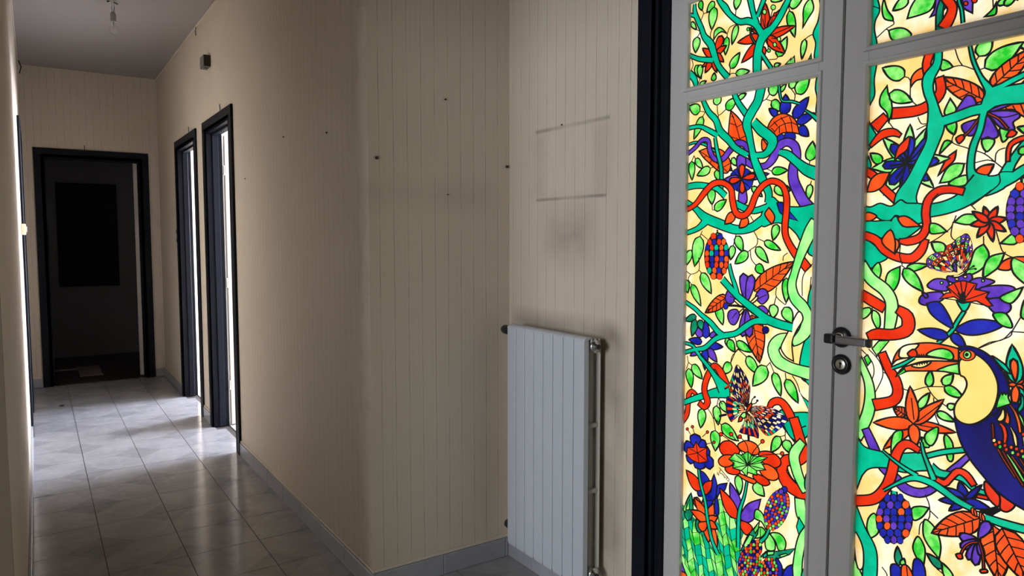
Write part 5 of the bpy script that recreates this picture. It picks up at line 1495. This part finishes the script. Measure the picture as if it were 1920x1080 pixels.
def paint_pane(pane, polys, pa, pb, z0, z1):
    y0, y1, za, zb = pa * 1000 + 0.4, pb * 1000 - 0.4, z0 * 1000 + 0.4, z1 * 1000 - 0.4
    use = []
    for kind, P in polys:
        P = np.array([p[:2] for p in P], float)
        if len(P) < 3 or not np.isfinite(P).all():
            continue
        lo, hi = P.min(0), P.max(0)
        if hi[0] < y0 or lo[0] > y1 or hi[1] < za or lo[1] > zb:
            continue
        use.append((kind, P, lo, hi))
    V = [Vector(c) for c in ((y0, za), (y1, za), (y1, zb), (y0, zb))]
    E = [(0, 1), (1, 2), (2, 3), (3, 0)]
    for kind, P, lo, hi in use:
        s = len(V)
        V += [Vector((float(p[0]), float(p[1]))) for p in P]
        E += [(s + i, s + (i + 1) % len(P)) for i in range(len(P))]
    vo, eo, fo, _, _, _ = delaunay_2d_cdt(V, E, [], 0, 0.02, False)
    vo = np.array([(v.x, v.y) for v in vo])
    fo = np.array([f for f in fo if len(f) == 3])
    cen = vo[fo].mean(1)
    keep = (cen[:, 0] > y0) & (cen[:, 0] < y1) & (cen[:, 1] > za) & (cen[:, 1] < zb)
    fo, cen = fo[keep], cen[keep]
    own = np.full(len(fo), -1)
    order = np.argsort(cen[:, 1])
    cz = cen[order, 1]
    for n, (kind, P, lo, hi) in enumerate(use):
        i0, i1 = np.searchsorted(cz, lo[1]), np.searchsorted(cz, hi[1])
        idx = order[i0:i1]
        idx = idx[(cen[idx, 0] >= lo[0]) & (cen[idx, 0] <= hi[0])]
        if len(idx) == 0:
            continue
        sg = 1 if area([tuple(p) for p in P]) > 0 else -1
        own[idx[winding(P, cen[idx]) * sg > 0]] = n
    kinds = ['cream' if n < 0 else use[n][0] for n in own]
    # neighbouring triangles of one owner form one piece of painted glass
    parent = list(range(len(fo)))

    def find(a):
        while parent[a] != a:
            parent[a] = parent[parent[a]]
            a = parent[a]
        return a
    edge = {}
    for t, f in enumerate(fo):
        for a, b in ((f[0], f[1]), (f[1], f[2]), (f[2], f[0])):
            key = (a, b) if a < b else (b, a)
            if key in edge:
                u = edge[key]
                if kinds[u] == kinds[t] and (own[u] == own[t] or kinds[t] == 'black'):
                    parent[find(u)] = find(t)
            else:
                edge[key] = t
    comp = {}
    for t in range(len(fo)):
        comp.setdefault('black' if kinds[t] == 'black' else find(t), []).append(t)
    tri = vo[fo]
    ar = np.abs((tri[:, 1, 0] - tri[:, 0, 0]) * (tri[:, 2, 1] - tri[:, 0, 1]) - (tri[:, 2, 0] - tri[:, 0, 0]) * (tri[:, 1, 1] - tri[:, 0, 1])) / 2

    def mesh_of(ts, x, name):
        ids, inv = np.unique(fo[ts].ravel(), return_inverse=True)
        me = bpy.data.meshes.new(name)
        me.from_pydata([(x, vo[i][0] / 1000, vo[i][1] / 1000) for i in ids], [], inv.reshape(-1, 3)[:, ::-1].tolist())
        return me
    small = {}
    pieces = []
    for key, ts in comp.items():
        if key == 'black':
            continue
        a = ar[ts].sum()
        kd = kinds[ts[0]]
        if a < 110:
            small.setdefault(kd, []).extend(ts)
        else:
            pieces.append((a, kd, ts))
    # at most 300 of a kind as parts of their own
    pieces.sort(key=lambda p: -p[0])
    cnt = {}
    for a, kd, ts in pieces:
        cnt[kd] = cnt.get(kd, 0) + 1
        if cnt[kd] > 280:
            small.setdefault(kd, []).extend(ts)
            continue
        link(PIECE[kd], mesh_of(ts, XG, PIECE[kd]), G[kd], pane)
    for kd, ts in small.items():
        o = link('small_' + PIECE[kd], mesh_of(ts, XG, 'small'), G[kd], pane)
        o['kind'] = 'stuff'
    # outline paint: raised black relief with side walls
    ts = comp.get('black', [])
    if ts:
        ids, inv = np.unique(fo[ts].ravel(), return_inverse=True)
        T = inv.reshape(-1, 3)
        n = len(ids)
        top = [(XG - 0.0011, vo[i][0] / 1000, vo[i][1] / 1000) for i in ids]
        bot = [(XG - 0.00002, p[1], p[2]) for p in top]
        he = {}
        for f in T:
            for a, b in ((f[0], f[1]), (f[1], f[2]), (f[2], f[0])):
                if (b, a) in he:
                    del he[(b, a)]
                else:
                    he[(a, b)] = 1
        faces = T[:, ::-1].tolist() + [(int(a), int(b), int(b) + n, int(a) + n) for a, b in he]
        me = bpy.data.meshes.new('outline_paint')
        me.from_pydata(top + bot, [], faces)
        o = link('outline_paint', me, G['black'], pane)
        o['kind'] = 'stuff'
    return len(fo)


polyL = expand(ART_L, 3)
polyR = expand(ART_R, 7)
for gp, pa, pb, z0, z1 in panesL:
    print('pane', paint_pane(gp, polyL, pa, pb, z0, z1))
for gp, pa, pb, z0, z1 in panesR:
    print('pane', paint_pane(gp, polyR, pa, pb, z0, z1))

# ------------------------------------------------------------------ radiator
RX0, RX1, RY0, RZ0, RZ1 = 1.560, 1.640, 1.886, 0.135, 1.028
PW = 0.0605
rad = tag(empty('radiator', (1.60, 2.128, 0)), 'pale enamelled eight-section radiator on the wall beside the stained-glass door', 'radiator')


def rpart(o):
    o.matrix_parent_inverse = Matrix.Translation((-1.60, -2.128, 0))
    return o


sec_mesh = {}
for i in range(8):
    y0 = RY0 + i * PW
    if 'p' not in sec_mesh:
        w = MB()
        # flat front plate with softened sides, its foot cut on a slight curve
        pr = [(0.0018, 0.010), (0.0022, 0.0022), (0.0044, 0.0), (PW - 0.0044, 0.0), (PW - 0.0022, 0.0022), (PW - 0.0018, 0.010), (PW - 0.0018, 0.022), (0.0018, 0.022)]
        w.prism([(RX0 + b, a) for a, b in pr], 'z', RZ0 + 0.004, RZ1 - 0.012)
        # rounded shoulder running back over the top
        w.prism([(RX0 + 0.000, RZ1 - 0.014), (RX0 + 0.004, RZ1 - 0.005), (RX0 + 0.012, RZ1), (RX0 + 0.030, RZ1 + 0.001), (RX0 + 0.030, RZ1 - 0.004), (RX0 + 0.014, RZ1 - 0.013)], 'y', 0.0008, PW - 0.0008)
        # foot lip
        w.prism([(RX0 + 0.001, RZ0 + 0.006), (RX0 + 0.003, RZ0 - 0.006), (RX0 + 0.010, RZ0 - 0.010), (RX0 + 0.014, RZ0 + 0.006)], 'y', 0.004, PW - 0.004)
        sec_mesh['p'] = w.mesh('front_plate')
        w = MB()
        c = PW / 2
        # water column, web between column and plate, rear fin plates
        w.box(RX0 + 0.034, RX0 + 0.058, c - 0.011, c + 0.011, RZ0 + 0.02, RZ1 - 0.02, 0.006, 2)
        w.box(RX0 + 0.0135, RX0 + 0.036, c - 0.0015, c + 0.0015, RZ0 + 0.02, RZ1 - 0.02)
        w.box(RX0 + 0.056, RX1 - 0.004, c - 0.0015, c + 0.0015, RZ0 + 0.03, RZ1 - 0.03)
        w.box(RX1 - 0.005, RX1, 0.004, PW - 0.004, RZ0 + 0.03, RZ1 - 0.03, 0.0015)
        for zz in (0.475, 0.712):
            w.box(RX0 + 0.0135, RX1 - 0.004, 0.010, PW - 0.010, zz - 0.008, zz + 0.008, 0.003)
        # top bars with slots between
        for q in range(3):
            w.box(RX0 + 0.032 + q * 0.017, RX0 + 0.041 + q * 0.017, 0.0008, PW - 0.0008, RZ1 - 0.022, RZ1 - 0.003 - 0.002 * q, 0.002)
        sec_mesh['b'] = w.mesh('section_body')
    p = link('front_plate', sec_mesh['p'], M['radiator'], rad)
    rpart(p).location = (0, y0, 0)
    b_ = link('section_body', sec_mesh['b'], M['radiator_in'], rad)
    rpart(b_).location = (0, y0, 0)
for z in (RZ0 + 0.045, RZ1 - 0.032):
    rpart(MB().cyl((1.606, RY0 - 0.001, z), (1.606, RY0 + 8 * PW + 0.001, z), 0.0165, n=20).build('manifold', M['radiator_in'], rad, False))
    e = MB()
    e.lathe([(0.0, 0.0), (0.0225, 0.0), (0.0235, 0.004), (0.0215, 0.009), (0.013, 0.011), (0.012, 0.018), (0.0, 0.018)], (1.606, RY0 - 0.0015, z), (0, -1, 0), 24)
    rpart(e.build('end_plug', M['chrome'], rad, True))
    e = MB()
    e.cyl((1.606, RY0 - 0.0175, z), (1.606, RY0 - 0.024, z), 0.010, n=6)
    rpart(e.build('plug_hex', M['black'], rad))
    vk = 0.85 if z > 0.5 else 0.62
    e = MB()
    e.lathe([(0.0, 0.0), (0.012, 0.0), (0.012, 0.048 * vk), (0.018, 0.054 * vk), (0.0195, 0.066 * vk), (0.019, 0.100 * vk), (0.015, 0.110 * vk), (0.0, 0.111 * vk)], (1.606, RY0 + 8 * PW + 0.001, z), (0, 1, 0), 20)
    rpart(e.build('valve_cap', M['black'], rad, True))
    for yy in (RY0 + PW * 1.0, RY0 + PW * 7.0):
        rpart(MB().box(1.606, XN - 0.0006, yy - 0.008, yy + 0.008, z - 0.03, z - 0.016, 0.002).build('wall_bracket', M['radiator_in'], rad))
# ------------------------------------------------------------------ bare bulb hanging from the corridor ceiling
bx_, by_ = 0.482, 5.406
bulb = tag(empty('hanging_bulb', (bx_, by_, ZC)), 'bare clear light bulb in a grey socket hanging from two wires', 'light bulb')


def bpart(o):
    o.matrix_parent_inverse = Matrix.Translation((-bx_, -by_, -ZC))
    return o


bpart(MB().lathe([(0.0, 0.0), (0.020, 0.0), (0.018, 0.006), (0.006, 0.010), (0.0, 0.010)], (bx_, by_, ZC - 0.0005), (0, 0, -1), 18).build('ceiling_hook_plate', M['porcelain'], bulb, True))
bpart(MB().tube([(bx_ - 0.004, by_, ZC - 0.008), (bx_ - 0.006, by_, ZC - 0.05), (bx_ - 0.003, by_, 2.842)], 0.0022).build('wire', M['wire'], bulb))
bpart(MB().tube([(bx_ + 0.006, by_, ZC - 0.008), (bx_ + 0.009, by_, ZC - 0.05), (bx_ + 0.003, by_, 2.842)], 0.0022).build('wire', M['wire'], bulb))
bpart(MB().box(bx_ - 0.034, bx_ - 0.022, by_ - 0.006, by_ + 0.006, ZC - 0.016, ZC - 0.006, 0.002).box(bx_ - 0.03, bx_ - 0.0, by_ - 0.0015, by_ + 0.0015, ZC - 0.010, ZC - 0.006).build('wire_connector', M['black'], bulb))
bpart(MB().tube([(bx_ + 0.004, by_, ZC - 0.008), (bx_ + 0.02, by_, ZC - 0.018), (bx_ + 0.030, by_, ZC - 0.020)], 0.0035).build('wire_stub', M['black'], bulb))
bpart(MB().lathe([(0.0, 0.0), (0.010, 0.0), (0.016, 0.010), (0.0175, 0.02), (0.0175, 0.055), (0.019, 0.058), (0.019, 0.063), (0.0, 0.063)], (bx_, by_, 2.845), (0, 0, -1), 20).build('socket', M['porcelain'], bulb, True))
bpart(MB().lathe([(0.013, 0.0), (0.014, 0.012), (0.020, 0.026), (0.027, 0.043), (0.0285, 0.055), (0.025, 0.068), (0.015, 0.078), (0.0, 0.081)], (bx_, by_, 2.7815), (0, 0, -1), 24).build('glass_bulb', M['bulb_glass'], bulb, True))
bpart(MB().lathe([(0.0, 0.0), (0.005, 0.0), (0.004, 0.03), (0.0, 0.032)], (bx_, by_, 2.781), (0, 0, -1), 10).build('filament_mount', M['porcelain'], bulb, True))

# ------------------------------------------------------------------ small things on the walls
bxo = tag(empty('wall_box', (XR, 5.298, 2.535)), 'small dark box with a round hole underneath, high on the corridor wall', 'wall box')


def part_at(o, loc):
    o.matrix_parent_inverse = Matrix.Translation((-loc[0], -loc[1], -loc[2]))
    return o


L_ = (XR, 5.298, 2.535)
part_at(MB().box(0.9975, XR - 0.0006, 5.235, 5.360, 2.538, 2.612, 0.003).build('box_body', M['wood_box'], bxo), L_)
part_at(MB().box(0.994, 0.9972, 5.236, 5.359, 2.538, 2.612, 0.001).build('box_front', M['wood_box_front'], bxo), L_)
part_at(MB().box(0.996, XR - 0.0008, 5.236, 5.359, 2.5345, 2.5378, 0.001).build('box_underside', M['wood_box_front'], bxo), L_)
part_at(MB().cyl((1.018, 5.285, 2.5343), (1.018, 5.285, 2.5330), 0.013, n=18).build('round_hole', M['black_matt'], bxo), L_)

sw = tag(empty('light_switch', (XL, 5.55, 1.43)), 'yellowed surface-mounted switch box on the wall with the closed dark door', 'switch')
L_ = (XL, 5.55, 1.43)
part_at(MB().box(XL + 0.0006, XL + 0.026, 5.515, 5.585, 1.395, 1.465, 0.003).build('switch_box', M['switch'], sw), L_)
part_at(MB().box(XL + 0.0262, XL + 0.032, 5.532, 5.568, 1.412, 1.448, 0.002).build('rocker', M['switch'], sw), L_)

sp_ = tag(empty('switch_plate', (XR, 6.80, 1.395)), 'flat grey switch plate beside the corridor door next to the dark doorway', 'switch')
L_ = (XR, 6.80, 1.395)
part_at(MB().box(XR - 0.009, XR - 0.0006, 6.765, 6.835, 1.333, 1.458, 0.002).build('plate', M['switch_dim'], sp_), L_)
part_at(MB().box(XR - 0.012, XR - 0.0092, 6.785, 6.815, 1.415, 1.45, 0.001).build('rocker', M['black'], sp_), L_)
part_at(MB().box(XR - 0.012, XR - 0.0092, 6.785, 6.815, 1.34, 1.372, 0.001).build('rocker', M['black'], sp_), L_)

so = tag(empty('wall_socket', (XR, 5.575, 0.29)), 'beige wall socket low on the strip of wall between the two corridor doors', 'socket')
L_ = (XR, 5.575, 0.29)
part_at(MB().box(XR - 0.007, XR - 0.0006, 5.543, 5.610, 0.252, 0.330, 0.002).build('plate', M['switch_dim'], so), L_)
part_at(MB().box(XR - 0.009, XR - 0.0072, 5.558, 5.595, 0.268, 0.314, 0.001).build('insert', M['switch'], so), L_)


def nail(x, y, z, d, label, r=0.004, ln=0.01, group=None):
    w = MB()
    a = Vector((x, y, z)) + Vector(d) * 0.0006
    w.lathe([(0.0, 0.0), (r * 0.6, 0.0), (r * 0.7, ln * 0.5), (r, ln * 0.6), (r * 0.9, ln), (0.0, ln)], a, d, 10)
    tag(w.build('wall_plug', M['black']), label, 'wall plug', group)


nail(1.071, YN, 1.671, (0, -1, 0), 'black wall plug near the outer corner of the niche end wall', 0.0065, 0.009)
nail(1.652, YN, 1.670, (0, -1, 0), 'black wall plug in the inner corner of the niche', 0.0060, 0.009)
nail(1.363, YN, 1.916, (0, -1, 0), 'small dark nail highest on the niche end wall', 0.0038, 0.007)
nail(1.372, YN, 1.545, (0, -1, 0), 'tiny dark nail low in the middle of the niche end wall', 0.0026, 0.005)
nail(XN, 2.152, 1.797, (-1, 0, 0), 'tiny dark nail over the old shelf mark above the radiator', 0.0030, 0.006)
nail(XR, 2.951, 1.814, (-1, 0, 0), 'small nail on the bare corridor wall near the outer corner', 0.0040, 0.007)
nail(XR, 3.572, 1.869, (-1, 0, 0), 'tiny nail midway along the bare corridor wall', 0.0030, 0.006)
nail(XR, 4.36, 1.72, (-1, 0, 0), 'tiny nail on the corridor wall close to the nearer door frame', 0.0030, 0.006)


def spike(x, y, z, label):
    w = MB()
    w.tube([(x, y, z), (x, y + 0.004, z + 0.02), (x - 0.002, y + 0.002, z + 0.045)], 0.003, 6)
    tag(w.build('nail', M['black']), label, 'nail')


spike(XR - 0.008, 6.08, ZO + 0.0806, 'bent nail standing on the head of the door frame nearest the dark doorway')
spike(XR - 0.008, 4.95, ZO + 0.0806, 'bent nail standing on the head of the door frame beside the bare corridor wall')
spike(0.42, YF - 0.008, ZO + 0.0806, 'bent nail standing on the head of the dark doorway')

# torn bits of cable at the ceiling
w = MB()
w.tube([(XR - 0.010, 5.66, 2.90), (XR - 0.014, 5.66, 2.87), (XR - 0.011, 5.668, 2.84)], 0.004, 6)
tag(w.build('cable_end', M['wire']), 'short cable end sticking out below the ceiling of the corridor wall', 'cable')
w = MB()
w.tube([(XL + 0.012, 7.55, 2.90), (XL + 0.03, 7.56, 2.85), (XL + 0.016, 7.6, 2.80)], 0.005, 6)
tag(w.build('cable_end', M['black']), 'dark cable end in the far upper corner of the corridor', 'cable')

# floor bits
w = MB()
w.lathe([(0.0, 0.0), (0.017, 0.0), (0.020, 0.005), (0.012, 0.010), (0.0, 0.011)], (0.134, 6.852, 0.0004), (0, 0, 1), 10)
tag(w.build('floor_plug', M['black']), 'small black stopper lying on the tiles near the dark doorway', 'stopper')

# ------------------------------------------------------------------ dark room beyond the far doorway
bp_ = tag(empty('black_panel', (0.517, 9.65, 0.82)), 'tall flat black panel on the wall of the dark room', 'panel')
L_ = (0.517, 9.65, 0.82)
part_at(MB().box(0.215, 0.822, 9.625, 9.6494, 0.818, 2.005, 0.003).build('board', M['black_matt'], bp_), L_)
part_at(MB().box(0.235, 0.802, 9.6225, 9.6248, 0.838, 1.985, 0.001).build('face', M['black_matt'], bp_), L_)
w = MB()
w.box(0.325, 0.525, 8.22, 8.85, -0.0005, 0.004, 0.001)
tag(w.build('cardboard_sheet', M['paper_sheet']), 'grey cardboard sheet lying on the dark room floor', 'sheet')
w = MB()
w.box(0.12, 0.322, 8.70, 8.79, -0.0005, 0.004, 0.001)
tag(w.build('paper_strip', M['paper_sheet']), 'narrow grey strip beside the cardboard sheet on the dark floor', 'strip')
